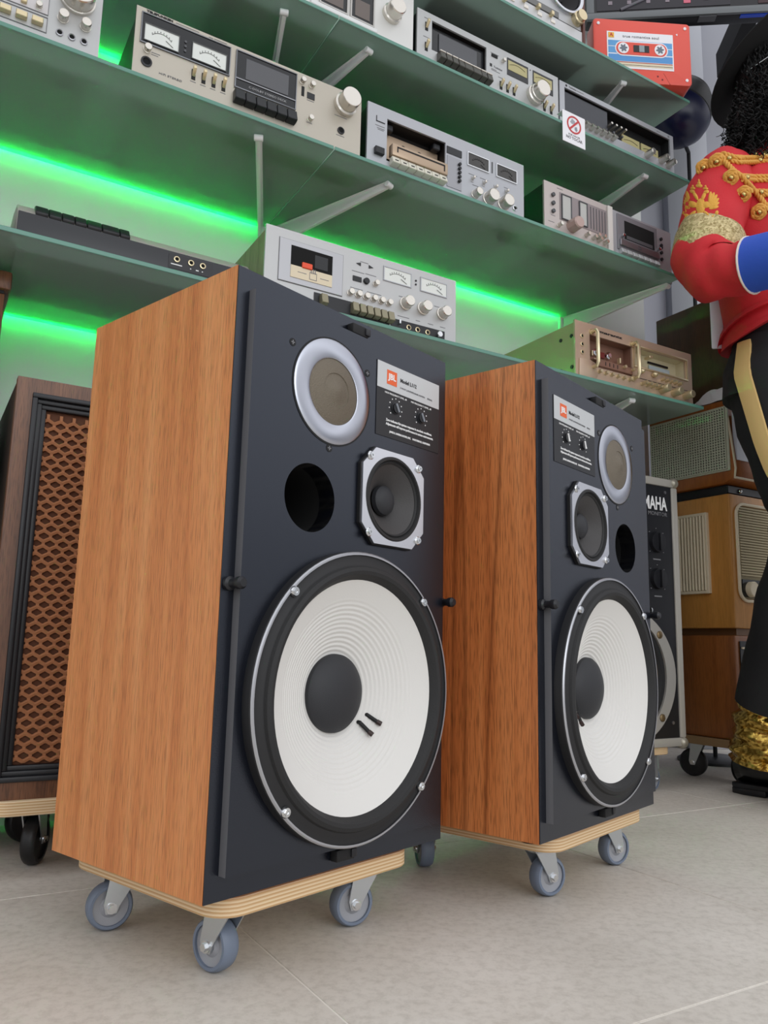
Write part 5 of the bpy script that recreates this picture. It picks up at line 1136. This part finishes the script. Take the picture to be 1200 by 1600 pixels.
        u = MB().loft([(Vector((.004, 0, .055)), .030, .028), (Vector((.05, 0, .062)), .042, .038), (Vector((.11, 0, .062)), .042, .038), (Vector((.17, 0, .050)), .030, .043), (Vector((.23, 0, .040)), .020, .042), (Vector((.272, 0, .034)), .010, .022)], 20, True, False, (0, 0, 1)); u.xf(mtx).build('shoe_upper', pm('shoe_leather', '#0d0d0f', .25), so_, angle=80)
    # hair: a dark mass plus many curled strands
    hc = hd+Vector((0, 0, .035))
    MB().sphere(hc-F*.012+Z*.02, .080, 20, 14, (1, 1, 1.12)).build('wig_cap', hairm, root, angle=80)
    MB().loft([(hc-F*.015+R*.0+Z*.02, .070, .070), (hc-F*.02+R*.025-Z*.06, .052, .062), (hc-F*.02+R*.050-Z*.14, .046, .064), (hc-F*.02+R*.062-Z*.205, .034, .052)], 18, True, False, tuple(F), lambda t, a: 1+.08*math.sin(a*5+t*9)).build('hair_mass', hairm, root, angle=80)
    rn = random.Random(11); m = MB()
    for k in range(430):
        a = rn.uniform(-.25, 3.0)        # from the front of his right cheek round to the back
        dirn = R*math.cos(a-.9)+(-F)*math.sin(a-.9)
        st = hc+dirn*rn.uniform(.066, .080)+Z*rn.uniform(-.02, .075); ln = rn.uniform(.17, .285); fr = rn.uniform(38, 62); ph = rn.uniform(0, 6.28); ph2 = rn.uniform(0, 6.28); sp = rn.uniform(.0, .030); fl = rn.uniform(.01, .055)
        u1 = Vector((-dirn.y, dirn.x, 0)); pts = []; n = 64
        for i in range(n+1):
            f = i/n; amp = .0018+.0052*f; c = st+dirn*(sp*f)+R*fl*f*f-Z*ln*f
            pts.append(c+u1*(amp*math.sin(fr*f+ph))+dirn*(amp*.8*math.cos(fr*f+ph))+u1*(.007*f*math.sin(5*f+ph2)))
        rr = rn.uniform(.0014, .0026); m.tube(pts, [rr*(1-.5*(i/n)**3) for i in range(n+1)], 4)
    m.build('hair', hairm, root, angle=80, label='long black curly wig')
    # hat: wide brim tipped back, with a pinched crown
    hc2 = V(1.026, 1.862, 1.876); B = (-F)*.172+Z*-.098; S = R*.168+Z*-.052
    nrm = S.cross(B).normalized(); nrm = nrm if nrm.z > 0 else -nrm
    m = MB(); vsx = []; fs = []; seg = 48; rings = (.50, .62, .75, .88, .97, 1.0)
    for side in (0, 1):
        for q in rings:
            for k in range(seg):
                t = 2*PI*k/seg; up = .012*(q-.5)**2*8*abs(math.cos(t))
                vsx.append(hc2+B*math.sin(t)*q+S*math.cos(t)*q+nrm*(up+(.0028 if side else 0)))
    nr = len(rings)
    for side in (0, 1):
        for q in range(nr-1):
            for k in range(seg): fs.append(tuple(side*nr*seg+x for x in (q*seg+k, q*seg+(k+1) % seg, (q+1)*seg+(k+1) % seg, (q+1)*seg+k)))
    for q in (0, nr-1):
        for k in range(seg): fs.append((q*seg+k, q*seg+(k+1) % seg, nr*seg+q*seg+(k+1) % seg, nr*seg+q*seg+k))
    hat = MB().add(vsx, fs).build('hat_brim', felt, root, angle=60, label='wide black felt brim')
    b1 = B.normalized(); c1 = S.normalized()
    cr = []
    for i, (z, w) in enumerate(((0, .098), (.03, .097), (.07, .092), (.10, .084), (.118, .066), (.122, .03))): cr.append((hc2+nrm*z-c1*.022, w*.9, w*.8))
    MB().loft(cr, 36, True, False, tuple(b1), lambda t, a: 1-.14*max(0, t-.35)*abs(math.sin(a))).build('hat_crown', pm('grey_felt', '#2a2a2c', .8), hat, angle=60)
    MB().loft([(hc2-c1*.022+nrm*.003, .0905, .0805), (hc2-c1*.022+nrm*.03, .0895, .0795)], 36, False, False, tuple(b1)).build('hat_band', black, hat, angle=60)
    # aviator sunglasses
    g = hd+Z*.045+F*.088
    fr_ = MB()
    for s in (-1, 1):
        c = g+R*.033*s-F*.004; pts = [c+R*(.026*math.cos(2*PI*k/24))*1+Z*(.021*math.sin(2*PI*k/24))-F*.010*abs(math.cos(2*PI*k/24))*0 for k in range(24)]
        fr_.tube(pts, .0016, 6, closed=True)
    fr_.tube([g+R*.008, g+Z*.004+F*.003, g-R*.008], .0014, 6)
    for s in (-1, 1): fr_.tube([g+R*.058*s+Z*.008, g+R*.078*s-F*.03+Z*.008, g+R*.080*s-F*.10+Z*.006], .0016, 6)
    fo = fr_.build('sunglasses', chrome, root, angle=80, label='silver sunglasses')
    for s in (-1, 1):
        c = g+R*.033*s-F*.004; MB().loft([(c-F*.001, .0205, .0255), (c+F*.001, .0205, .0255)], 24, True, False, (0, 0, 1)).build('lens', pm('mirror_lens', '#2a2d30', .08, .6), fo)
mannequin()
